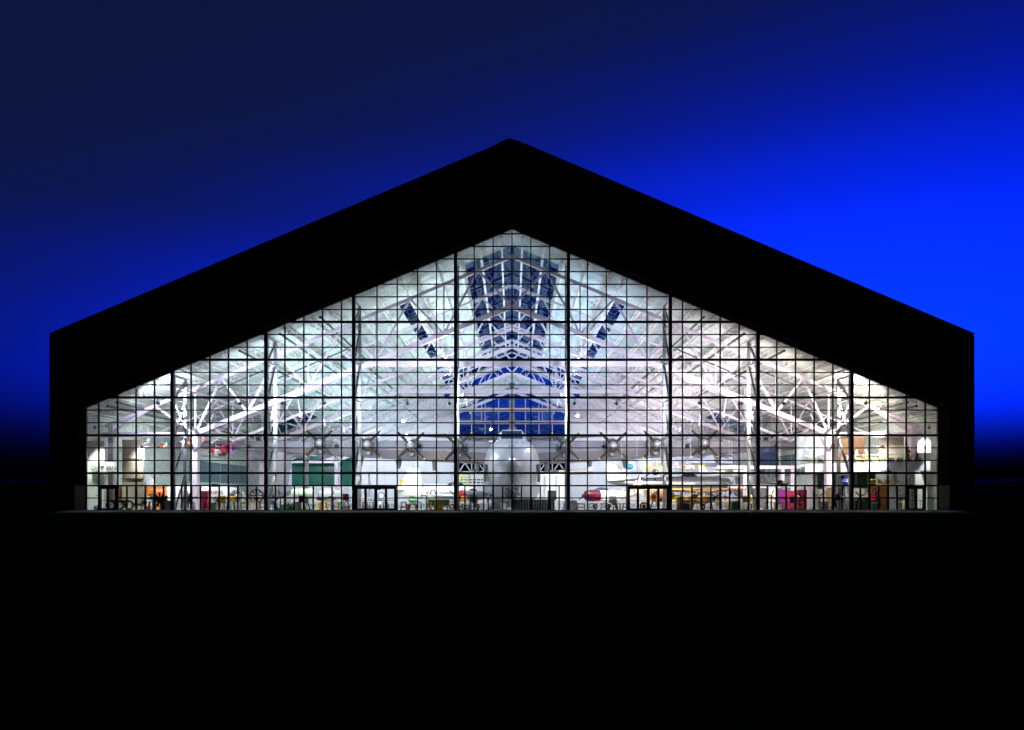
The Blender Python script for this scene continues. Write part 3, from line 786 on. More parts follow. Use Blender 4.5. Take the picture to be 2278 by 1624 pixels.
for s in (-1, 1):
    wing_into(MB(), s, WROOT, WTIP, 10).build('wing', M_silver, FB, True)
    for xe in ENG:
        f = (xe - 2.6) / 46.1; ly = WROOT[1] + (WTIP[1]-WROOT[1])*f; lz = WROOT[2] + (WTIP[2]-WROOT[2])*f + 0.55
        na = MB().lathe([(-2.0, 0.62), (-1.95, 0.74), (-1.3, 0.98), (-0.2, 1.15), (1.6, 1.15), (4.5, 0.8), (7.0, 0.2)], (s*xe, ly, lz), (0,1,0), 22).build('nacelle', M_silver, FB, True)
        MB().lathe([(-2.14, 0.60), (-2.08, 0.80), (-1.90, 0.86), (-1.85, 0.6)], (s*xe, ly, lz), (0,1,0), 22).build('cowl_lip', M_blackp, na, True)
        MB().lathe([(-0.5, 0.35), (0.5, 0.42)], (s*xe, ly - 0.9, lz - 1.05), (0,1,0), 10).build('oil_cooler', M_iron, na)
        pr_ = empty('propeller', FB)
        propeller(pr_, (s*xe, ly - 2.35, lz), 2.62, 4, M_blade, math.pi/4 + 0.02*random.uniform(-1, 1), M_yellow, M_spin, 0.52)
    for xh in (5.0, 11.2, 16.4, 22.0):
        f = (xh - 2.6) / 46.1; zb = WROOT[2] + (WTIP[2]-WROOT[2])*f - 0.40*(WROOT[4] + (WTIP[4]-WROOT[4])*f)
        MB().slab([(WY + 5, zb + 0.5), (WY + 10.5, zb + 0.9), (WY + 7.6, zb - 1.25), (WY + 7.0, zb - 1.25)], s*xh - 0.22, s*xh + 0.22).build('hinge_fairing', M_grey, FB)
    # outboard float
    xf = 33.0
    MB().rings([[(s*xf - 1.0, WY + 4.5, 8.1), (s*xf + 1.0, WY + 4.5, 8.1), (s*xf + 0.8, WY + 9, 8.1), (s*xf - 0.8, WY + 9, 8.1)],
                [(s*xf - 0.5, WY + 5.0, 3.2), (s*xf + 0.5, WY + 5.0, 3.2), (s*xf + 0.4, WY + 8.2, 3.2), (s*xf - 0.4, WY + 8.2, 3.2)]]).build('float_pylon', M_silver, FB)
    MB().rings([[(s*xf + w*math.cos(2*math.pi*i/16), WY + 1.5 + y, zc + h*math.sin(2*math.pi*i/16)) for i in range(16)] for y, w, h, zc in ((0,.1,.1,2.6),(1.0,.7,.6,2.5),(3,1.0,.95,2.4),(6,.95,.9,2.4),(9,.5,.5,2.6),(10.5,.1,.1,2.8))]).build('float', M_silver, FB, True)
    wing_into(MB(), s, (0.3, NOSE + 55, 12.3, 7.5, 0.9), (17.2, NOSE + 58, 13.0, 4.0, 0.4), 5).build('tailplane', M_silver, FB, True)
MB().slab([(NOSE + 49, 9.2), (NOSE + 64, 9.2), (NOSE + 66.4, 23.2), (NOSE + 60.5, 23.4)], -0.5, 0.5).build('fin', M_silver, FB)
MB().slab([(NOSE + 53, 9.3), (NOSE + 62, 9.3), (NOSE + 63.5, 14.5), (NOSE + 57, 14.5)], -0.8, 0.8).build('fin_root', M_silver, FB)
for y in (14.0, 24.0, 33.0):
    MB().rings([[(-3.0, y - 0.4, 0.02), (3.0, y - 0.4, 0.02), (3.0, y + 0.4, 0.02), (-3.0, y + 0.4, 0.02)], [(-2.2, y - 0.3, 1.9), (2.2, y - 0.3, 1.9), (2.2, y + 0.3, 1.9), (-2.2, y + 0.3, 1.9)]]).build('cradle', M_grey, FB)

# ------------------------------------------------------------------ exhibits, left of the flying boat
sg = thing('sign_board', 'white curved sign board with black capitals high on the lobby wall', 'sign', (-46.35, 1.9, 0))
MB().rings([[(-1.40 + 2.8*k/10, 0.25 - 0.22*math.sin(math.pi*k/10) + o, z) for k, o, z in [(kk, 0, 4.36) for kk in range(11)] + [(kk, 0, 5.55) for kk in range(10, -1, -1)]],
            [(-1.40 + 2.8*k/10, 0.31 - 0.22*math.sin(math.pi*k/10) + o, z) for k, o, z in [(kk, 0, 4.36) for kk in range(11)] + [(kk, 0, 5.55) for kk in range(10, -1, -1)]]]).build('board', M_jetw, sg)
text_mesh('GHT ON', 0.66, M_blackp, sg, (-0.05, 0.0, 4.62), (R(90), 0, 0), wide=1.15)
ct = thing('floor_scrubber', 'blue wheeled floor machine with an upright handle by the lobby wall', 'machine', (-46.75, 1.1, 0))
MB().sphere((0, 0, 0.38), 0.36, 12, 7, (1, 0.8, 0.75)).build('body', M_blue, ct, True)
MB().path([(0.05, 0.1, 0.5), (0.12, 0.25, 1.75), (-0.28, 0.25, 1.75)], 0.03).build('handle', M_navy, ct)
for s in (-1, 1): wheel(ct, (s*0.26, 0.0, 0.12), 0.11, 0.06)
tb = thing('low_table', 'low timber bench table just inside the glass beside a white wall', 'table', (-46.2, 0.8, 0))
MB().box(-0.5, 0.5, -0.2, 0.2, 0.36, 0.44).build('table_top', M_wood, tb)
for sx in (-1, 1):
    for sy in (-1, 1): MB().box(sx*0.42 - 0.03, sx*0.42 + 0.03, sy*0.14 - 0.03, sy*0.14 + 0.03, 0.02, 0.36).build('leg', M_wood, tb)
for x, w, h, z0, m, lb, nm in ((-43.9, 1.45, 1.05, 0.5, M_jetw, 'white lit poster panel standing against the orange timber booth', 'poster_panel'),
                    (-40.7, 1.5, 1.5, 0.9, M_jetw, 'white notice board with a dark frame next to the orange booth', 'notice_board'),
                    (-42.3, 0.9, 1.1, 1.2, M_ored, 'small red-orange poster mounted between two white boards', 'poster_panel')):
    t = thing(nm, lb, 'panel', (x, 7.3, 0))
    MB().box(-w/2, w/2, -0.03, 0.03, z0, z0 + h).build('panel', m, t)
    MB().box(-w/2 - 0.05, w/2 + 0.05, -0.02, 0.05, z0 + h, z0 + h + 0.06).build('frame', M_steel2, t)
    for s in (-1, 1): MB().tube((s*w*0.4, 0.03, 0.02), (s*w*0.4, 0.03, z0), 0.03).build('leg', M_steel2, t)
gun = thing('gun_carriage', 'dark green wheeled carriage with white-hubbed black tyres before the orange booth', 'carriage', (-44.9, 3.4, 0))
MB().box(-1.9, 1.9, 0.1, 0.75, 0.55, 0.85).build('chassis', M_dgreen, gun)
MB().box(-1.3, 0.2, 0.0, 0.6, 0.85, 1.25).build('engine_box', M_dgreen, gun)
for x in (-1.35, -0.35, 0.75): wheel(gun, (x, -0.1, 0.62), 0.60, 0.2, (0,1,0), M_jetw)
MB().bar((1.9, 0.4, 0.7), (3.0, 0.3, 0.2), 0.1).build('drawbar', M_blackp, gun)
ap = radial('radial_engine', 'big black radial engine on an A-frame stand in front of the timber booth', (-40.6, 3.2, 0), 0.85, 0, M_blackp, M_black, 2, 1.25, M_blackp, None)
radial('radial_engine', 'small black engine on an orange trestle beside the dark green carriage', (-42.6, 3.6, 0), 0.5, 0, M_blackp, M_iron, 1, 0.95, M_wood)
wj = aircraft('jet_plane', 'white jet with bold black letters on its fuselage behind the row of engines', (-38.9, 12.5, 0), 90, 12.5, 0.85, 2.15, 7.5, 2.4, M_jetw, kind='jet', finh=2.2, sweep=1.4, noset=0.08, nose=M_grey)
text_mesh('NGRES', 0.62, M_blackp, wj, (-0.77, -1.6, 1.95), (R(90), 0, R(-90)), wide=1.1)
cabinet('tool_cabinet', 'red tool cabinet with two pale labels under the white jet', (X(456, 9), 9, 0), 1.0, 0.6, 2.35, M_red, 'cabinet', M_maroon, 3)
radial('radial_engine', 'grey jet engine with a dark fan face beside the white jet nose', (X(527, 6.5), 6.5, 0), 0.72, 0, M_grey, M_iron, 1, 1.62, M_wood, M_alu, 12)
radial('radial_engine', 'engine in a wide glossy black cowl ring on a timber trestle', (X(570, 5), 5.0, 0), 0.72, 0, M_chrome, M_iron, 1, 1.68, M_wood, M_blackp, 9)
radial('radial_engine', 'half-hidden iron radial engine low on an orange trestle under the lettered jet', (X(486, 5), 5.0, 0), 0.6, 0, M_iron, M_iron, 1, 1.15, M_orange)
for i, (px, d, m, lb) in enumerate(((425, 4.2, M_wood, 'pale timber trestle beside the big white hall column'), (462, 3.6, M_crim, 'crimson covered trestle under the red tool cabinet'),
     (505, 3.6, M_grey, 'grey steel trestle between two engine stands'), (543, 3.2, M_yellow, 'yellow trestle in front of the grey jet engine'), (585, 3.0, M_orange, 'orange trestle under the black cowl ring'),
     (720, 4.0, M_wood, 'pale timber trestle beside the grey nose pod'), (746, 4.0, M_orange, 'orange trestle next to the black spoked engine'))):
    trestle(lb, (X(px, d), d, 0), m, 0.9, 0.95)
# silver/green drum engine
dr = thing('jet_engine', 'pale green and white drum-shaped jet engine on a black stand', 'engine', (X(675, 7), 7.0, 0))
MB().lathe([(-1.35, 0.35), (-1.3, 0.52), (-0.4, 0.56), (1.0, 0.56), (1.25, 0.4)], (0, 0, 2.0), (1,0,0), 20).build('casing', mat('pale_green_enamel', (0.45, 0.58, 0.42), 0.3), dr, True)
for x in (-0.45, 0.4): MB().torus((x, 0, 2.0), (1,0,0), 0.56, 0.035).build('band', M_greenp, dr)
MB().sphere((0.1, 0, 1.1), 0.5, 12, 6, (1, 0.8, 0.7)).build('gearbox', M_black, dr, True)
for s in (-1, 1): MB().bar((s*0.4, 0, 1.3), (s*0.8, 0, 0.03), 0.12).build('stand_leg', M_blackp, dr)
MB().bar((-1.0, 0, 0.08), (1.0, 0, 0.08), 0.12).build('stand_foot', M_blackp, dr)
pg = thing('plant_bed', 'green leafy artificial plants around the drum engine stand', 'plant', (X(650, 5), 5.0, 0))
lf = MB()
for k in range(240):
    a = random.uniform(0, 6.28); rr = random.uniform(0.1, 1.6); b = Vector((rr*math.cos(a), rr*0.35*math.sin(a), 0.05)); tp = b + Vector((random.uniform(-.5,.5), random.uniform(-.2,.2), random.uniform(0.3, 0.95)))
    s_ = Vector((0.03, 0.02, 0)); lf.add([b - s_, b + s_, (b+tp)/2 + s_*2, tp, (b+tp)/2 - s_*2], [(0,1,2,3,4)])
lf.build('leaves', mat('plant_leaf', (0.05, 0.16, 0.05), 0.6, var=0.4), pg)
MB().box(-1.7, 1.7, -0.6, 0.6, 0.02, 0.12).build('bed', M_dgreen, pg)
np_ = thing('engine_pod', 'grey bomber nose pod with a round dark port, on trestles', 'engine', (X(728, 7.5), 7.5, 0))
MB().lathe([(-1.5, 0.15), (-1.3, 0.5), (-0.6, 0.78), (0.8, 0.85), (2.5, 0.6)], (0, 0, 1.75), (0.35, 1, 0), 20).build('shell', M_grey, np_, True)
MB().lathe([(0, 0.16), (0.08, 0.2)], (-0.35, -1.05, 1.6), (0.35, 1, 0), 12).build('port', M_black, np_)
for s in (-1, 1): MB().bar((s*0.5, 0.2, 1.1), (s*0.75, 0.2, 0.03), 0.14).build('stand_leg', M_orange, np_)
radial('radial_engine', 'black spoked radial engine on a pale box beside the entrance doors', (X(770, 4.5), 4.5, 0), 0.62, 0, M_navy, M_iron, 1, 1.4, M_blackp)
cabinet('display_plinth', 'pale pink box plinth below the black spoked engine', (X(771, 3.6), 3.4, 0), 1.0, 0.7, 0.55, mat('pale_pink_box', (0.62, 0.42, 0.38), 0.6), 'plinth', None, 1)
gj = aircraft('jet_plane', 'grey jet with a maroon-tipped fin parked behind the entrance doors near the marine jet', (X(838, 16), 16, 0), 18, 11, 0.8, 1.75, 8, 2.3, M_grey, kind='jet', finh=2.4, sweep=2.0, finm=M_grey)
MB().slab([(6.7, 4.25), (7.35, 4.25), (7.45, 5.0), (7.0, 5.0)], -0.06, 0.06).build('fin_tip', M_maroon, gj)
for px, m, lb in ((812, M_crim, 'crimson trestle seen through the doors near the marine jet'), (826, M_wood, 'pale timber trestle seen through the doors near the marine jet'), (858, mat('salmon_box', (0.65, 0.30, 0.22), 0.6), 'salmon coloured trestle seen through the doors near the marine jet')):
    trestle(lb, (X(px, 3.2), 3.2, 0), m, 0.6, 1.0)
# white marine jet
mj = aircraft('jet_plane', 'white marines jet with a star roundel and tall green-edged fin', (-8.0, 11.0, 0), 90, 9.5, 0.98, 2.15, 9.5, 2.4, M_jetw, kind='jet', finh=0.3, sweep=2.2, noset=0.06)
MB().slab([(3.2, 2.7), (5.9, 2.7), (4.9, 5.15), (3.75, 5.3), (3.4, 4.6)], -0.09, 0.09).build('tall_fin', M_jetw, mj)
MB().bar((0.0, 4.95, 5.0), (0.0, 3.7, 5.36), 0.26, 0.12).build('fin_stripe', M_greenp, mj)
MB().slab([(4.6, 3.0), (6.6, 2.85), (6.6, 2.2), (4.4, 1.7)], -0.4, 0.4).build('tail_cone', M_jetw, mj)
for yy in (2.55, 3.15):
    MB().torus((0, yy, 2.2), (0, 1, 0.12), 0.97, 0.05, 28, 5).build('band', M_greenp, mj).scale = (0.9, 1, 1)
st_ = [(0.36*(1 if k % 2 == 0 else 0.4)*math.sin(math.pi*k/5), 0.36*(1 if k % 2 == 0 else 0.4)*math.cos(math.pi*k/5)) for k in range(10)]
MB().lathe([(0, 0.40), (0.02, 0.40)], (-0.895, 1.75, 2.1), (1, 0, 0), 24).build('roundel', M_navy, mj)
MB().slab([(1.75 + a_, 2.1 + b_) for a_, b_ in st_], -0.912, -0.897).build('roundel_star', M_jetw, mj)
for s in (-1, 1):
    MB().box(-0.893, -0.875, 1.75 + s*0.62 - 0.25, 1.75 + s*0.62 + 0.25, 2.02, 2.22).build('roundel_bar', M_navy, mj)
    MB().box(-0.905, -0.894, 1.75 + s*0.62 - 0.20, 1.75 + s*0.62 + 0.20, 2.07, 2.17).build('roundel_bar_fill', M_jetw, mj)
text_mesh('MARINES', 0.46, M_blackp, mj, (-0.905, -0.05, 1.88), (R(90), 0, R(-90)), wide=1.05, shear=0.15)
cs = thing('equipment_case', 'long dark green triple equipment case below the marines lettering', 'case', (X(976, 4), 4.0, 0))
for k in range(3):
    b = MB().box(-1.25 + k*0.84, -0.45 + k*0.84, -0.3, 0.3, 0.55, 1.25).build('case_box', M_dgreen, cs)
    MB().box(-0.95 + k*0.84, -0.75 + k*0.84, -0.33, -0.301, 0.82, 0.88).build('latch', M_alu, b)
MB().box(-1.35, 1.35, -0.25, 0.25, 0.42, 0.5).build('rail', M_dgreen, cs)
for s in (-1, 1): MB().box(s*1.0 - 0.08, s*1.0 + 0.08, -0.2, 0.2, 0.02, 0.42).build('leg', M_grey, cs)
for px, d, m, w, h, lb in ((898, 3, M_wood, 0.7, 1.0, 'pale timber trestle under the marine jet tail'), (915, 3.4, M_orange, 1.2, 0.75, 'wide orange trestle under the marine jet tail'), (933, 2.8, mat('mint_box', (0.35, 0.6, 0.42), 0.5), 0.5, 1.0, 'mint green trestle under the green-edged fin'), (955, 3.2, M_yellow, 0.5, 0.95, 'narrow yellow trestle under the star roundel'), (1009, 3.5, M_wood, 0.8, 1.1, 'pale timber trestle at the end of the green case')):
    trestle(lb, (X(px, d), d, 0), m, w, h)
aircraft('trainer_plane', 'small yellow trainer plane with an orange cowl behind the marine jet', (X(958, 22), 22, 0), 60, 8, 0.6, 2.35, 9, 1.5, M_yellow, M_yellow, 'prop', None, 0.3, 1.4, nose=M_ored, pr=1.1)
ld_ = thing('boarding_stairs', 'yellow wheeled boarding stairs beside the flying boat hull', 'stairs', (X(1032, 12), 12.0, 0))
for s in (-1, 1):
    MB().bar((s*0.5 - 0.5, 0, 2.0), (s*0.5 + 0.25, 0, 4.6), 0.14, 0.26, (0,1,0)).build('stringer', M_yellow, ld_)
    MB().bar((s*0.6, 0.4, 0.2), (s*0.5 + 0.2, 0.4, 4.4), 0.1).build('support_leg', M_yellow, ld_)
    wheel(ld_, (s*0.6, 0.4, 0.2), 0.2, 0.1)
for k in range(8): MB().box(-0.5 - 0.45 + k*0.1, 0.5 - 0.45 + k*0.1, -0.2, 0.2, 2.1 + k*0.32, 2.17 + k*0.32).build('tread', M_greenp, ld_)
aircraft('fighter_plane', 'grey fighter with a red spinner nosing out beside the flying boat hull', (X(1052, 9), 10, 0), -38, 9, 0.65, 1.75, 9, 1.9, M_grey, M_grey, 'prop', None, -0.3, 1.2, nose=M_red, pr=1.5, blades=3)
trestle('magenta draped trestle under the red-spinner fighter', (X(1053, 4), 4, 0), M_crim, 0.9, 1.2)
trestle('brown cut-out trestle under the red-spinner fighter nose', (X(1027, 3.4), 3.4, 0), M_brwood, 1.0, 1.2)

# ------------------------------------------------------------------ exhibits under and right of the bow
radial('radial_engine', 'bright chrome four-row radial engine displayed under the flying boat bow', (X(1140, 3.2), 2.9, 0), 0.95, 20, M_polish, M_polish, 3, 2.05, M_blackp, None, 7)
pd = thing('display_platform', 'black skirted display platform beneath the chrome engine', 'platform', (X(1185, 3.2), 3.4, 0))
MB().box(-2.3, 2.5, -0.55, 0.55, 1.18, 1.30).build('deck', M_blackp, pd)
for k in range(16): MB().box(-2.28 + k*0.3, -2.0 + k*0.3, -0.54 + 0.03*(k % 2), -0.5 + 0.03*(k % 2), 0.03, 1.18).build('skirt_panel', M_navy, pd)
tkt = thing('ticket_booth', 'white panelled booth with dark opening behind the mezzanine side of the bow', 'booth', (X(1225, 18), 18, 0))
MB().box(-2.2, 2.2, 0, 0.2, 0.03, 4.6).build('back_panel', M_white, tkt)
for x in (-2.0, -0.6, 0.9, 2.1): MB().box(x - 0.12, x + 0.12, -0.3, -0.001, 0.03, 4.4).build('pilaster', M_jetw, tkt)
MB().box(-0.4, 0.75, -0.1, -0.002, 0.9, 2.4).build('opening', M_blackp, tkt)
MB().box(-2.2, 2.2, -0.9, -0.31, 0.03, 1.1).build('counter', M_grey, tkt)
rj = aircraft('aerobatic_plane', 'white and maroon low-wing plane with blue canopy beside the bow', (X(1345, 8.5), 8.6, 0), -62, 8.2, 0.72, 1.75, 9.0, 1.5, M_jetw, M_jetw, 'prop', None, -0.42, 1.6, nose=M_maroon, pr=1.1, noset=0.24, canopy=False)
MB().sphere((0, -0.4, 2.35), 0.5, 14, 7, (0.75, 2.1, 0.8)).build('canopy', M_navy, rj, True)
MB().slab([(4.4, 2.1), (5.6, 2.1), (5.55, 4.2), (5.2, 4.2)], -0.07, 0.07).build('tall_fin', M_jetw, rj)
MB().bar((4.4, -0.0, 2.1), (5.2, 0, 4.22), 0.16, 0.1).build('fin_edge', M_maroon, rj).rotation_euler = (0, 0, R(90))
MB().box(-1.2, 1.2, -1.9, -1.2, 1.02, 1.12).build('wing_flash', M_red, rj)
for px, d, m, lb in ((1262, 4, M_wood, 'timber trestle under the white wing tip'), (1293, 3.2, mat('tan_block', (0.45, 0.27, 0.14), 0.6), 'tan block trestle under the maroon cowl'), (1318, 3.6, mat('pale_blue_cloth', (0.35, 0.48, 0.68), 0.6), 'pale blue draped trestle under the maroon plane'), (1345, 3.2, mat('pale_blue_cloth', (0.35, 0.48, 0.68), 0.6), 'second pale blue draped trestle beside the red wing flash'), (1372, 3.4, mat('mint_box', (0.35, 0.6, 0.42), 0.5), 'mint green trestle under the white tail'), (1393, 3.2, M_orange, 'orange trestle beside the entrance doors near the yellow biplane')):
    trestle(lb, (X(px, d), d, 0), m, 0.95, 0.85)
yb = aircraft('biplane', 'yellow biplane with an orange-red engine parked behind entrance doors', (X(1462, 8), 7.6, 0), 8, 7.5, 0.62, 1.55, 8.8, 1.4, M_yellow, M_yellow, 'prop', 0.85, -0.4, 1.3, nose=M_ored, pr=1.2)
radial('radial_engine', 'orange-red painted radial engine just inside the entrance doors near the yellow biplane', (X(1455, 3.2), 3.0, 0), 0.6, 0, M_ored, M_ored, 1, 1.6, M_orange)
wl_ = thing('spare_wheel', 'red spoked wheel with black tyre leaning inside the doors before the yellow biplane', 'wheel', (X(1431, 3), 2.6, 0))
wheel(wl_, (0, 0, 0.5), 0.5, 0.16, (0.4, 1, 0), M_red)
hx = thing('autogyro', 'yellow open-frame autogyro with wheels hanging above the yellow biplane', 'aircraft', (X(1455, 7), 7.0, 3.55))
MB().tube((0.1, -0.3, 0.9), (0.1, 1.5, 0.95), 0.22, 0.12, 10).build('boom', M_brwood, hx, True)
MB().sphere((0.1, -0.4, 0.95), 0.42, 12, 6, (1, 1, 0.9)).build('engine', M_iron, hx, True)
MB().box(-0.75, 0.95, -0.5, 0.3, 1.45, 1.62).build('upper_fairing', M_yellow, hx)
MB().box(-1.25, -0.95, -0.1, -0.02, 0.85, 1.9).build('rudder', M_pyellow, hx)
MB().path([(-1.5, 0, 0.22), (1.4, 0, 0.22)], 0.04).build('axle', M_blackp, hx)
for x in (-1.5, 1.4): wheel(hx, (x, 0, 0.22), 0.25, 0.14, (1,0,0), M_iron); MB().tube((x, 0, 0.25), (0.1, 0, 1.1), 0.035).build('strut', M_blackp, hx)
MB().sphere((0.1, -0.2, 0.15), 0.17, 8, 5).build('nose_wheel', M_black, hx, True)
MB().tube((0.1, 0, 1.6), (0.15, 0, 2.3), 0.05).build('mast', M_red, hx)
for a in (0.1, math.pi + 0.1): MB().bar((0.15, 0, 2.3), (0.15 + 3.4*math.cos(a), 1.0*math.sin(a), 2.34), 0.16, 0.03).build('rotor_blade', M_jetw, hx)
for x in (-0.6, 0.8): MB().tube((x, 0, 1.6), (x, 0, deck(17) - 4.5), 0.012, 0.012, 4).build('cable', M_steel2, hx)
eg = thing('engine_model', 'small teal engine in a hanging wire frame under the wing beside the autogyro', 'engine', (X(1400, 14), 14, 4.7))
MB().sphere((0, 0, 0.75), 0.4, 12, 6, (1.3, 1, 0.9)).build('engine_body', M_teal, eg, True)
fr_ = MB()
for x in (-1.0, 1.0):
    fr_.tube((x, 0, 0), (x, 0, 1.6), 0.03)
fr_.path([(-1.0, 0, 0.02), (1.0, 0, 0.02)], 0.03).path([(-1.0, 0, 1.6), (1.0, 0, 1.6)], 0.03); fr_.build('wire_frame', M_iron, eg)
for x in (-0.98, 0.98): MB().tube((x, 0, 1.6), (x, 0, deck(15) - 5.6), 0.012, 0.012, 4).build('cable', M_steel2, eg)
aircraft('glider', 'white and green glider hanging above the ticket booth', (X(1262, 24), 24, 4.2), -70, 6, 0.35, 0.8, 8, 0.8, M_jetw, M_jetw, 'jet', None, 0.2, 0.7, nose=M_greenp, gear=False, cables=[(0, 0)])
aircraft('biplane', 'brown fabric biplane standing behind the storefront posts', (X(1585, 9), 9.5, 0), -10, 8, 0.6, 1.45, 9.4, 1.6, M_brwood, M_brwood, 'prop', 1.0, -0.45, 1.2, nose=M_iron, pr=1.3)
aircraft('biplane', 'weathered tan biplane with dark wheels beside the yellow one', (X(1542, 6), 5.2, 0), 35, 6.5, 0.5, 1.25, 5.2, 1.2, mat('tan_fabric', (0.42, 0.28, 0.10), 0.6, var=0.2), None, 'prop', 0.95, -0.45, 1.0, nose=M_brwood, pr=1.1)
dy = thing('fuel_drum', 'bright yellow fuel drum beside the entrance doors near the yellow biplane', 'drum', (X(1511, 3), 2.8, 0))
MB().lathe([(0.55, 0.33), (0.58, 0.36), (0.9, 0.36), (0.92, 0.38), (0.94, 0.36), (1.45, 0.36), (1.48, 0.33)], (0,0,0.1), (0,0,1), 18).build('barrel', M_yellow, dy, True)
MB().box(-0.35, 0.35, -0.35, 0.35, 0.02, 0.66).build('crate', M_wood, dy)
sk = thing('wicker_glider', 'pale yellow bare tube glider skeleton on the floor by the glass', 'glider', (X(1640, 3), 3.0, 0))
for k in range(9):
    a = -1.2 + k*0.3
    MB().path([(a*1.1, 0.3, 0.75), (a*0.9 - 0.2, 0, 0.45 + 0.1*math.sin(k)), (a*1.3 + 0.5, -0.3, 0.08)], 0.028).build('rib', M_pyellow, sk)
for z, y in ((0.78, 0.3), (0.5, 0.0), (0.12, -0.3)): MB().path([(-1.6, y, z), (0, y, z + 0.08), (1.7, y, z - 0.04)], 0.035).build('spar', M_pyellow, sk)
MB().torus((0.3, 0.0, 0.55), (0.5, 1, 0.2), 0.4, 0.03).build('hoop', M_pyellow, sk)
wb = thing('wheel_display', 'white-rimmed spoked wheel on a dark stand behind the tube glider', 'wheel', (X(1666, 6), 6, 0))
MB().torus((0, 0, 1.35), (0,1,0), 0.55, 0.05, 24, 6).build('rim', M_jetw, wb, True)
for k in range(6): MB().tube((0, 0, 1.35), (0.55*math.cos(k*1.05), 0, 1.35 + 0.55*math.sin(k*1.05)), 0.02).build('spoke', M_alu, wb)
MB().box(-0.3, 0.3, -0.2, 0.2, 0.02, 0.8).build('stand', M_navy, wb)
aircraft('silver_airliner', 'big silver airliner with rounded tail behind the brown biplane', (X(1530, 30), 30, 0), 100, 19, 1.25, 3.4, 22, 3.4, M_alu, M_alu, 'prop', None, -0.35, 2.4, pr=1.6, blades=3, canopy=True)
aircraft('glider', 'yellow-winged glider hanging near the wing float above the brown biplane', (X(1528, 12), 12, 4.4), 12, 5.5, 0.35, 0.8, 6.2, 0.9, M_jetw, M_yellow, 'prop', None, 0.4, 0.8, gear=False, cables=[(-0.5, 0), (0.5, 0)], pr=0.6)
aircraft('glider', 'all-white glider hanging with raised wing beyond the gallery beam', (X(1625, 15), 15, 3.6), 55, 6.5, 0.45, 1.0, 10, 1.1, M_jetw, M_jetw, 'prop', None, 0.4, 1.0, gear=False, cables=[(-0.5, 0), (0.5, 0)], pr=0.7)
aircraft('glider', 'black-winged model glider hanging beneath the gallery deck', (X(1735, 8), 8, 2.75), 70, 3.0, 0.25, 0.5, 4.0, 0.7, M_blackp, M_blackp, 'prop', None, 0.4, 0.5, gear=False, cables=[(0, 0)], pr=0.4)
# left hanging aircraft
aircraft('biplane', 'crimson and purple biplane hanging upside down below the wing', (X(500, 11), 11, Z(998, 11) + 0.75), 0, 6.0, 0.62, 0.9, 7.2, 1.2, M_crim, M_grey, 'prop', 0.95, -0.45, 1.0, nose=M_maroon, finm=M_purple, pr=1.0, rot=(R(170), R(5), R(30)), cables=None, noset=0.3)
for px, py, d, lb, b, w, sp in ((302, 985, 14, 'white and red racing plane hanging by the tan concrete wall', M_jetw, M_red, 4.2), (362, 994, 15, 'small white plane with red wing hanging near the eave column', M_jetw, M_red, 5.0), (422, 984, 18, 'small orange and white plane hanging beyond the eave column', M_ored, M_jetw, 2.6), (480, 1004, 9, 'red-striped white plane hanging steeply beside the wind truss', M_jetw, M_red, 4.0)):
    px -= 0 if px > 420 else 0
    aircraft('racing_plane', lb, (X(px, d), d, Z(py, d) - 0.6), random.uniform(-40, 40), 3.4, 0.3, 0.6, sp, 0.7, b, w, 'prop', None, 0.0, 0.6, gear=False, pr=0.5, nose=w, cables=[(0, 0)])

# ------------------------------------------------------------------ right side under the mezzanine
for px, d, w, h, m, lb in ((1719, 6, 1.0, 2.6, M_jetw, 'tall white display cabinet beside the mezzanine-side wind truss'), (1741, 6.5, 0.9, 2.4, M_purple, 'purple display cabinet next to the tall white one'), (1762, 6, 1.1, 2.3, M_crim, 'crimson display cabinet with a pale label'),
       (1784, 6.4, 1.0, 2.4, M_maroon, 'maroon display cabinet framed in pale timber'), (1806, 6, 1.0, 2.6, mat('pale_lilac', (0.62, 0.55, 0.62), 0.5), 'pale lilac display cabinet next to the maroon one'), (1826, 6.2, 1.0, 2.5, M_jetw, 'squat white machine cabinet beside a tan door'), (1846, 5.5, 0.7, 2.7, mat('tan_door_paint', (0.55, 0.42, 0.22), 0.5), 'tall tan cabinet door by the hall column')):
    cabinet('display_cabinet', lb, (X(px, d), d, 0), w, 0.5, h, m, 'cabinet', None, 2)
for px, d, m, lb in ((1709, 3.6, M_grey, 'grey topped bench in front of the white cabinet'), (1733, 3.4, M_wood, 'timber trestle in front of the purple cabinet'), (1758, 3.4, M_brwood, 'brown trestle in front of the crimson cabinet'), (1780, 3.4, M_orange, 'orange trestle in front of the maroon cabinet'), (1829, 3.2, M_wood, 'timber trestle with a white top by the squat machine'), (1846, 3.2, M_brwood, 'low brown trestle before the tan cabinet')):
    trestle(lb, (X(px, d), d, 0), m, 0.9, 1.0)
for px, w, lb in ((1871, 1.0, 'pale green counter unit beside the mezzanine-side wind truss'), (1889, 0.9, 'pale green counter unit next to the truss foot')):
    cabinet('counter_unit', lb, (X(px, 4.5), 4.5, 0), w, 0.6, 1.15, mat('pale_green_counter', (0.5, 0.62, 0.5), 0.5), 'counter', M_white, 2)
for px, lb in ((1913, 'dark green counter with a flat top under the mezzanine'), (1932, 'dark green counter with a sloping end under the mezzanine')):
    cabinet('counter_unit', lb, (X(px, 4), 4.0, 0), 1.1, 0.6, 1.2, M_dgreen, 'counter', None, 1)
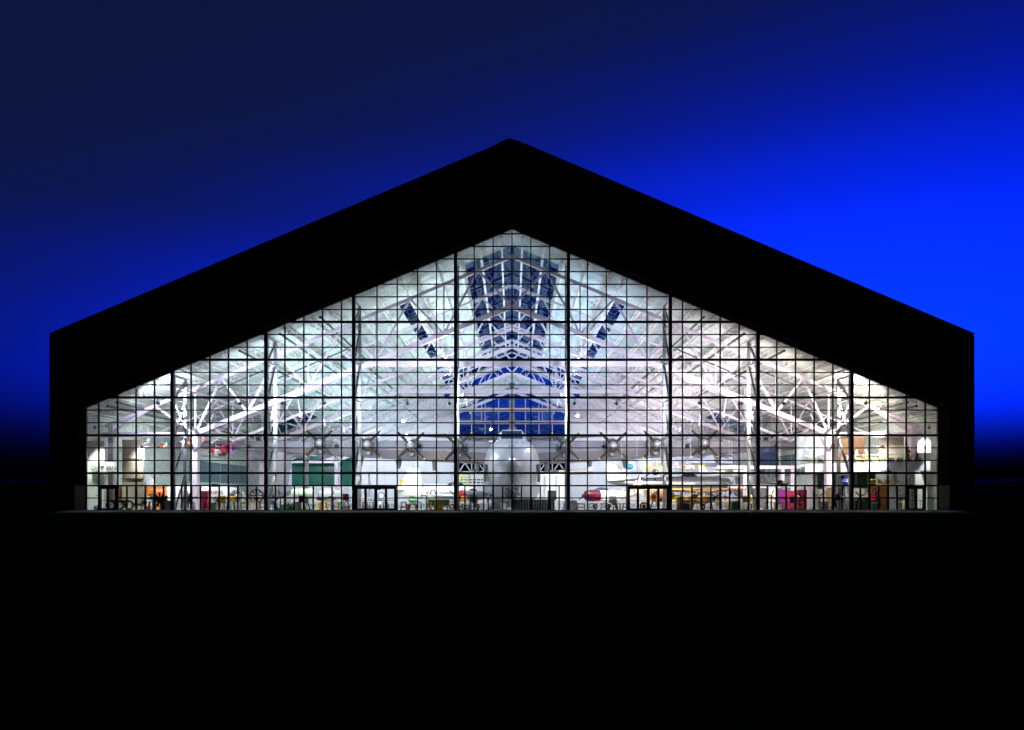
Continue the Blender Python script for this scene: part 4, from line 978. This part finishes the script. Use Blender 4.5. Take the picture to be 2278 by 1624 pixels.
for px, lb, m in ((1908, 'white map board on thin brown legs', M_jetw), (1928, 'white map board with brown sketch beside the first', M_white)):
    t = thing('map_board', lb, 'board', (X(px, 7), 7.0, 0))
    MB().box(-0.55, 0.55, -0.02, 0.02, 1.5, 2.6).build('panel', m, t)
    MB().path([(-0.3, -0.04, 1.8), (-0.1, -0.04, 2.2), (0.2, -0.04, 2.0), (0.35, -0.04, 2.3)], 0.025).build('sketch', M_brwood, t)
    for s in (-1, 1): MB().tube((s*0.45, 0, 0.02), (s*0.45, 0, 1.5), 0.03).build('leg', M_brwood, t)
rb = thing('robe_display', 'hanging red robe on a stand against the yellow display', 'robe', (X(1951, 6), 6, 0))
MB().rings([[(w*math.cos(2*math.pi*i/12), 0.18*math.sin(2*math.pi*i/12), z) for i in range(12)] for z, w in ((0.4, 0.62), (1.0, 0.52), (1.7, 0.38), (2.05, 0.3), (2.25, 0.1))]).build('robe', M_maroon, rb, True)
MB().tube((0, 0, 0.02), (0, 0, 0.5), 0.04).build('stand', M_blackp, rb)
cabinet('backdrop_panel', 'golden yellow backdrop panel behind the red robe', (X(1953, 8), 8, 0), 2.2, 0.2, 2.9, M_yellow, 'panel', M_orange, 2)
yg = aircraft('early_flyer', 'golden early flyer with thin wings hung below the mezzanine', (X(1978, 6), 6, 2.7), 10, 3.2, 0.22, 0.5, 5.4, 0.7, M_yellow, M_yellow, 'prop', 0.35, -0.3, 0.4, gear=False, pr=0.5, cables=None)
for x in (-1.5, 1.5): MB().tube((x, 0, 0.85), (x, 0, 2.56), 0.012, 0.012, 4).build('cable', M_steel2, yg)
gl_ = thing('globe', 'glossy blue globe on a bracket behind the wind truss', 'globe', (X(1882, 7), 7.0, 2.4))
MB().sphere((0, 0, 0.95), 0.5, 20, 12).build('ball', M_blue, gl_, True)
MB().torus((0, 0, 0.95), (0.3, 0, 1), 0.53, 0.03).build('ring', M_alu, gl_)
MB().tube((0, 0, -2.38), (0, 0, 0.45), 0.06).build('pole', M_steel2, gl_)
scn = thing('video_screen', 'blue glowing video screen with a line of white print above the globe', 'screen', (X(1870, 8), 8.0, 0))
MB().box(-0.65, 0.65, 0, 0.08, 4.5, 5.35).build('display', M_screen, scn)
MB().box(-0.5, 0.5, -0.012, -0.001, 4.58, 4.66).build('print_line', M_jetw, scn)
MB().tube((0, 0.06, 0.02), (0, 0.06, 4.5), 0.05).build('post', M_steel2, scn)
hc_ = thing('helicopter_model', 'tiny dark blue helicopter hanging in front of the mezzanine parapet', 'helicopter', (X(1977, 1.4), 1.4, Z(1054, 1.4)))
MB().sphere((0, 0, 0.25), 0.22, 12, 6, (1.5, 0.8, 0.8)).build('cabin', M_blue, hc_, True)
MB().tube((-0.2, 0, 0.28), (-0.95, 0, 0.38), 0.06, 0.03).build('tail_boom', M_blue, hc_)
for a in (0.3, 1.9, 3.44, 5.0): MB().bar((0, 0, 0.5), (0.75*math.cos(a), 0.6*math.sin(a), 0.55), 0.06, 0.015).build('rotor_blade', M_navy, hc_)
MB().tube((0, 0, 0.4), (0, 0, 5.6), 0.008, 0.008, 4).build('cable', M_steel2, hc_)
rl = thing('hand_rail', 'thin black handrail frame beside the white wall under the mezzanine', 'railing', (46.5, 1.2, 0))
MB().path([(-0.5, 0, 0.03), (-0.5, 0, 1.05), (0.35, 0, 1.05), (0.35, 0, 0.03)], 0.025).build('rail', M_blackp, rl)
for z in (0.4, 0.7): MB().tube((-0.5, 0, z), (0.35, 0, z), 0.015).build('bar', M_blackp, rl)
# planters and goods along the balcony
for k in range(14):
    t_ = 0.06 + k * 0.066
    x, y = mcurve(t_)
    p = thing('planter', ('low planter of dry grasses behind the mezzanine balustrade' if k % 2 else 'low planter of green shrubs behind the mezzanine balustrade'), 'planter', (x, y + 0.75, 5.55), 0, 'planters behind the mezzanine balustrade')
    p['label'] = 'low planter of %s, number %s along the balustrade from the white end wall' % ('dry grasses' if k % 2 else 'green shrubs', ('one', 'two', 'three', 'four', 'five', 'six', 'seven', 'eight', 'nine', 'ten', 'eleven', 'twelve', 'thirteen', 'fourteen')[k])
    MB().box(-0.36, 0.36, -0.2, 0.2, 0.0, 0.35).build('trough', M_conc, p)
    lv = MB()
    for q in range(46):
        b = Vector((random.uniform(-.34,.34), random.uniform(-.16,.16), 0.33)); tp = b + Vector((random.uniform(-.2,.2), random.uniform(-.1,.1), random.uniform(0.15, 0.5))); s_ = Vector((0.035, 0.01, 0))
        lv.add([b - s_, b + s_, tp], [(0,1,2)])
    lv.build('leaves', mat('dry_grass', (0.38, 0.30, 0.08), 0.7, var=0.4) if k % 2 else mat('shrub_leaf', (0.10, 0.16, 0.05), 0.7, var=0.4), p)

# ------------------------------------------------------------------ people on the mezzanine and below
def person(label, loc, rz, shirt, trousers, sit=False, group=None, h=1.0, name='person', arm=0.3):
    t = thing(name, label, 'person', loc, rz, group)
    if sit: J = dict(pel=(0,0,0.48), chest=(0,-0.03,0.92), neck=(0,-0.04,1.10), kl=(-0.12,-0.42,0.48), kr=(0.12,-0.42,0.48), al=(-0.12,-0.42,0.07), ar=(0.12,-0.42,0.07))
    else: J = dict(pel=(0,0,0.92), chest=(0,0,1.34), neck=(0,0,1.50), kl=(-0.11,-0.02,0.49), kr=(0.11,0.0,0.49), al=(-0.11,0.0,0.07), ar=(0.12,0.03,0.07))
    cz = Vector(J['chest']); V = [Vector(J['pel']), cz, Vector(J['neck']), Vector(J['neck']) + Vector((0,-0.02,0.13)), Vector(J['neck']) + Vector((0,-0.02,0.24))]
    E = [(0,1),(1,2),(2,3),(3,4)]; rad = [0.15, 0.16, 0.06, 0.085, 0.075]
    for s, k, a in ((-1,'kl','al'), (1,'kr','ar')):
        i = len(V); V += [Vector((s*0.11, V[0].y, V[0].z - 0.05)), Vector(J[k]), Vector(J[a]), Vector(J[a]) + Vector((0,-0.16,-0.03))]
        E += [(0,i),(i,i+1),(i+1,i+2),(i+2,i+3)]; rad += [0.10, 0.07, 0.045, 0.035]
        i = len(V); el = cz + Vector((s*0.26, -0.08, -0.22)); hd = el + Vector((-s*0.02, -0.22*arm/0.3, -0.10 + 0.12*arm))
        V += [cz + Vector((s*0.19, 0, 0.06)), el, hd, hd + Vector((0, -0.08, -0.03))]
        E += [(1,i),(i,i+1),(i+1,i+2),(i+2,i+3)]; rad += [0.065, 0.048, 0.034, 0.032]
        for fx in (-0.03, -0.01, 0.01, 0.03):
            q = len(V); V.append(hd + Vector((fx, -0.15, -0.05))); E.append((i+3, q)); rad.append(0.010)
        q = len(V); V.append(hd + Vector((-s*0.06, -0.08, 0.0))); E.append((i+2, q)); rad.append(0.011)
    me = bpy.data.meshes.new('body'); me.from_pydata([v*h for v in V], E, []); me.materials.append(M_skin)
    b = link('body', me, t); sm = b.modifiers.new('skin', 'SKIN')
    for i, r_ in enumerate(rad):
        me.skin_vertices[0].data[i].radius = (r_*h, r_*h*(0.75 if i < 2 else 1))
    me.skin_vertices[0].data[0].use_root = True
    ss = b.modifiers.new('sub', 'SUBSURF'); ss.levels = 1; ss.render_levels = 1
    pe, nk = V[0]*h, V[2]*h
    MB().rings([[(w*math.cos(2*math.pi*i/14), d_*math.sin(2*math.pi*i/14) + pe.y*(1-f) + nk.y*f, pe.z*(1-f) + nk.z*f) for i in range(14)] for f, w, d_ in ((-0.1,.19*h,.15*h),(0.4,.185*h,.14*h),(0.8,.22*h,.14*h),(0.95,.12*h,.09*h))]).build('shirt', shirt, t, True)
    for s, k, a in ((-1,'kl','al'), (1,'kr','ar')):
        sl_ = MB().tube(cz*h + Vector((s*0.17*h, 0, 0.07*h)), cz*h + Vector((s*0.27*h, -0.08*h, -0.22*h)), 0.085*h, 0.065*h, 10); sl_.build('sleeve', shirt, t, True)
        tr_ = MB().tube(Vector((s*0.1, V[0].y, V[0].z))*h, Vector(J[k])*h, 0.125*h, 0.09*h, 10); tr_.tube(Vector(J[k])*h, Vector(J[a])*h, 0.09*h, 0.065*h, 10); tr_.build('trouser_leg', trousers, t, True)
    MB().sphere(V[4]*h + Vector((0, 0.025*h, 0.025*h)), 0.098*h, 12, 7).build('hair', M_hair, t, True)
    return t
def at_mez(t_, off): x, y = mcurve(t_); return (x, y + off, 5.56)
person('person in a red top with light cap standing at the balustrade corner', at_mez(0.14, 0.45), -8, M_red, M_red, arm=0.8)
person('person in a red top leaning at the balustrade beside a white wall', at_mez(0.07, 0.55), 25, M_red, M_crim, arm=0.5)
for t_, sh, tr_, rz, lb in ((0.52, M_jetw, M_navy, 60, 'seated person in white shirt and navy trousers at the balcony rail'), (0.44, mat('dark_green_vest', (0.03, 0.09, 0.05), 0.7), M_ored, -50, 'seated person in dark vest and orange trousers at the balcony rail')):
    p = at_mez(t_, 1.5)
    ch = thing('stool', 'high stool under the ' + lb.replace(' at the balcony rail', ''), 'stool', p)
    MB().lathe([(0, 0.17), (0.05, 0.19), (0.07, 0.17)], (0, 0, 0.72), (0,0,1), 14).build('seat', M_brwood, ch)
    for k in range(4): MB().tube((0.1*math.cos(k*1.57), 0.1*math.sin(k*1.57), 0.72), (0.2*math.cos(k*1.57), 0.2*math.sin(k*1.57), 0), 0.02).build('leg', M_blackp, ch)
    person(lb, (p[0], p[1], p[2] + 0.40), rz, sh, tr_, True)
for i, (px, lb) in enumerate(((1878, 'red chair beside the mezzanine column'), (1891, 'red and white chair behind the wind truss on the mezzanine'))):
    ch = thing('chair', lb, 'chair', (X(px, 10), 10.0, 5.56))
    MB().box(-0.25, 0.25, -0.25, 0.25, 0.42, 0.5).build('seat', M_red, ch)
    MB().box(-0.25, 0.25, 0.2, 0.27, 0.5, 1.15).build('backrest', M_red if i == 0 else M_jetw, ch)
    for sx in (-1, 1):
        for sy in (-1, 1): MB().tube((sx*0.2, sy*0.2, 0), (sx*0.2, sy*0.2, 0.42), 0.02).build('leg', M_alu, ch)
person('person in a dark coat standing near the tan cabinet', (X(1858, 3.4), 3.4, 0.02), 160, M_blackp, M_black)
person('mannequin in a pale yellow coat standing low under the mezzanine', (X(2009, 2.6), 2.6, 0.02), 20, mat('pale_yellow_coat', (0.62, 0.50, 0.18), 0.7), mat('pale_yellow_coat', (0.62, 0.50, 0.18), 0.7), h=0.74, name='mannequin')
person('taller mannequin in black jacket behind the pale yellow one', (X(2002, 3.6), 3.4, 0.02), 0, M_blackp, M_dgreen, h=0.95, name='mannequin')

# low black floor stands behind the storefront panes
pro = None
for a, b in ((-6.2, 6.2), (19.5, 43.6)):
    x = a + 0.5
    while x < b:
        if pro is None:
            pro = thing('floor_stand', 'small black wire stand on the floor just behind the storefront panes', 'stand', (x, 0.9, 0.02), 0, 'wire stands behind the storefront panes')
            MB().path([(-0.15, 0, 0), (-0.15, 0, 0.32), (0.15, 0, 0.32), (0.15, 0, 0)], 0.022).build('frame', M_blackp, pro)
            MB().box(-0.2, 0.2, -0.06, 0.06, 0.0, 0.03).build('foot', M_blackp, pro)
        else:
            o = copy_tree(pro); o.location = (x, 0.9, 0.02)
        x += 1.047

# a crowd of smaller engines and parts on stands along the front row
CN = {'red': M_red, 'yellow': M_yellow, 'blue': M_blue, 'silver': M_alu, 'black': M_blackp, 'green': M_greenp, 'orange': M_orange, 'white': M_jetw, 'maroon': M_maroon, 'teal': M_teal, 'brown': M_brwood, 'grey': M_grey, 'purple': M_purple, 'navy': M_navy}
names = list(CN)
def small_exhibit(x, d, i):
    ca = names[(i*5 + 3) % 14]; cb = names[(i*3 + i//14 + 8) % 14]
    if cb == ca: cb = names[(i*3 + 9) % 14]
    kind = i % 4
    nm = ('small_engine', 'propeller_hub', 'parts_crate', 'information_panel')[kind]
    lb = ('small %s aero engine on a %s trestle', '%s propeller with a %s pedestal', '%s parts crate with %s lid and corner posts', '%s information panel with a %s header on two legs')[kind] % (ca, cb)
    t = thing(nm, lb + (' near the timber booth end' if x < -30 else ' along the jet row' if x < 0 else ' along the biplane row' if x < 29 else ' near the mezzanine'), ('engine', 'propeller', 'crate', 'panel')[kind], (x, d, 0), random.uniform(-25, 25))
    A, B = CN[ca], CN[cb]; h = random.uniform(0.75, 1.15)
    if kind == 0:
        MB().lathe([(-0.5, 0.12), (-0.42, 0.26), (0.0, 0.34), (0.4, 0.3), (0.55, 0.12)], (0, 0, h + 0.36), (1, 0.4, 0), 14).build('casing', A, t, True)
        for k in range(5): MB().tube((-0.3 + 0.15*k, 0, h + 0.5), (-0.33 + 0.15*k, -0.1, h + 0.95), 0.055, 0.045).build('cylinder', M_iron, t)
        MB().box(-0.5, 0.5, -0.25, 0.25, h - 0.08, h).build('stand_top', B, t)
        for sx in (-1, 1): MB().bar((sx*0.35, 0, h - 0.08), (sx*0.5, 0, 0.02), 0.09, 0.3).build('stand_leg', B, t)
    elif kind == 1:
        propeller(t, (0, -0.1, h + 0.75), 0.85, 3, A, random.uniform(0, 2), M_yellow, M_alu, 0.14)
        MB().lathe([(0, 0.3), (0.08, 0.3), (0.12, 0.09), (h + 0.7, 0.07)], (0, 0.05, 0.02), (0,0,1), 12).build('pedestal', B, t)
    elif kind == 2:
        MB().box(-0.42, 0.42, -0.3, 0.3, 0.08, h).build('crate_body', A, t)
        MB().box(-0.46, 0.46, -0.34, 0.34, h, h + 0.09).build('lid', B, t)
        for sx in (-1, 1): MB().box(sx*0.42 - 0.05, sx*0.42 + 0.05, -0.33, -0.301, 0.02, h).build('corner_post', M_wood, t)
    else:
        MB().box(-0.38, 0.38, -0.02, 0.02, h + 0.1, h + 0.85).build('panel', A, t)
        MB().box(-0.38, 0.38, -0.03, -0.021, h + 0.65, h + 0.85).build('header', B, t)
        for sx in (-1, 1): MB().tube((sx*0.3, 0, 0.02), (sx*0.3, 0, h + 0.1), 0.025).build('leg', M_blackp, t)
ii = 0
for xa, xb, st in ((-42.5, -18.2, 1.25), (-12.0, -6.6, 1.9), (-5.6, -2.6, 1.4), (6.9, 12.4, 2.3), (19.2, 43.2, 1.3)):
    x = xa
    while x < xb:
        small_exhibit(x + random.uniform(-0.25, 0.25), random.uniform(1.9, 6.5), ii); ii += 1; x += st

WATT = 18000

# ------------------------------------------------------------------ flood lamps (lit fixtures of the hall, and lamps added for brightness)
def flood(label, loc, aim, watts, size=0.5, col=(0.92, 0.97, 1.0), spot=155, group=None, warm=False, bracket=None):
    t = thing('flood_lamp', label, 'lamp', loc, 0, group)
    a = (Vector(aim) - Vector(loc)).normalized()
    h = MB(); h.lathe([(-0.34, 0.06), (-0.30, 0.16), (-0.05, size*0.55), (0.0, size*0.6)], (0,0,0), a, 12, False)
    h.lathe([(-0.36, 0.05), (-0.34, 0.06)], (0,0,0), a, 12); h.build('housing', M_steel, t, True)
    MB().lathe([(-0.06, size*0.5), (-0.05, size*0.5)], (0,0,0), a, 12).build('lens', M_lensw if warm else M_lens, t)
    if bracket: MB().bar((0,0,0.02), bracket, 0.07).build('bracket', M_steel, t)
    ld = bpy.data.lights.new('flood_light', 'SPOT'); ld.energy = watts; ld.color = col; ld.spot_size = R(spot); ld.spot_blend = 0.6; ld.shadow_soft_size = 0.25
    lo = bpy.data.objects.new('lamp_light', ld); COL.objects.link(lo); lo.parent = t
    lo.location = a * 0.06; lo.rotation_euler = a.to_track_quat('-Z', 'Y').to_euler()
    return t
ORD = ('first', 'second', 'third', 'fourth', 'fifth', 'sixth')
LX = [7.0, 11.7, 21.0, 25.7, 30.4, 39.6]
for s in (-1, 1):
    for i, x in enumerate(LX):
        warm = s > 0 and x > 24
        flood('white flood lamp under the glass wall transom, %s from the bow towards the %s' % (ORD[i], 'timber booth' if s < 0 else 'mezzanine'), (s*x, 0.75, 12.05), (s*x*0.85, 30, 12.05 + 1.0),
              WATT * ((0.42 if s < 0 else 0.55) if x > 35 else 0.29), col=(1.0, 0.87, 0.78) if warm else ((0.78, 0.86, 1.0) if s < 0 else (0.74, 0.80, 1.0)), size=0.34, group='flood lamps along the glass wall transom', warm=warm, bracket=(0, -0.62, 0.5))
# lamps hung in the trusses, pointing down the hall and at the camera
for px, py, d, lb in ((897, 937, 20.0, 'dazzling flood lamp on the truss chord above the booth-side inner propellers'), (905, 968, 20.4, 'dazzling lamp just above the propeller over the marine jet fin'), (1092, 955, 60.0, 'bright lamp on the far window mullion beside the tail fin'), (1285, 925, 20.0, 'dazzling flood lamp beside the far window on the mezzanine side')):
    x, z = X(px, d), Z(py, d)
    flood(lb, (x, d, z), (x*0.9, d - 25, z - 9), WATT*0.05, size=0.36, spot=140, bracket=(0, 0.3, 1.2))
UP = ('foremost', 'second', 'third', 'fourth', 'fifth', 'sixth')
for s in (-1, 1):
    for i, yy in enumerate((9.5, 22.5, 36, 49, 62.5, 75.5)):
        for xx in (8.5, 26.0):
            z = bot_z(xx) - 2.4  # uplights added to brighten the ceiling evenly
            flood('added uplight by the %s roof truss, %s on the %s side' % (UP[i], 'near the ridge' if xx < 20 else 'above the aisle columns', 'timber booth' if s < 0 else 'mezzanine'), (s*xx, yy, z), (s*xx*1.03, yy + 1.5, z + 12), WATT*(0.33 if yy > 10 else 0.17),
                  size=0.4, col=((0.74, 0.94, 1.0) if xx < 20 else (0.62, 0.90, 1.0)) if s < 0 else ((0.42, 0.66, 1.0) if xx < 20 else (1.0, 0.88, 0.94)), spot=170, group='added uplights hung in the roof trusses', bracket=(0, -1.5, 2.3))
    # spots added to brighten the low exhibits, pointing down on the aircraft
    for i, xx in enumerate((10.5, 20, 30, 43)):
        yy = 2.4 if xx < 40 else 4.2
        flood('added bracket spotlight shining on exhibits, %s from the bow towards the %s' % (ORD[i], 'timber booth' if s < 0 else 'mezzanine'), (s*xx, yy, 7.4), (s*xx*0.97, 14, 0.5), WATT*0.25 * (1.4 if s > 0 and xx > 40 else 1), col=(1.0, 0.97, 0.9), spot=130, group='added spotlights over the exhibits', bracket=(0, -2.2 if xx < 40 else 2.8, 0.3), warm=True)
    flood('wall-washing lamp over the white end wall by the %s jamb' % ('lettered sign' if s < 0 else 'handrail'), (s*46.6, 0.5, 9.2), (s*47.0, 2.6, 1.0), WATT*0.22, size=0.3, col=(0.90, 1.0, 0.88), spot=62, bracket=(0, -0.40, 0.25))
flood('dazzling warm flood lamp on the outrigger above the mezzanine', (44.6, 6.6, 9.35), (38, 16, 11.5), WATT*0.2, size=0.5, col=(1.0, 0.92, 0.74), spot=170, warm=True, bracket=(0, 0.5, -0.6))
for s in (-1, 1):
    for i, xx in enumerate((17.0, 30.0, 43.0)):  # lamps added to lift the dim far wall
        flood('added wall washer aimed at the far wall, %s from the tail fin towards the %s' % (ORD[i], 'timber booth' if s < 0 else 'mezzanine'), (s*xx, 76, 11.0), (s*xx, 90, 4.5), WATT*0.28, size=0.4, col=(0.86, 0.90, 1.0), spot=150, group='added wall washers before the far wall', bracket=(0, -2.4, 0.6))
    for i, yy in enumerate((16.0, 44.0)):  # lamps added to brighten the side walls low down
        flood('added aisle lamp under the column-line truss on the %s side, %s from the glass' % ('timber booth' if s < 0 else 'mezzanine', ORD[i]), (s*39.2, yy, 8.6), (s*48.5, yy + 3, 5.0), WATT*0.12, size=0.4, col=(0.80, 1.0, 0.95) if s < 0 else (1.0, 0.95, 0.85), spot=150, group='added aisle lamps under the column-line trusses', bracket=(-s*1.1, 0, 0.9))
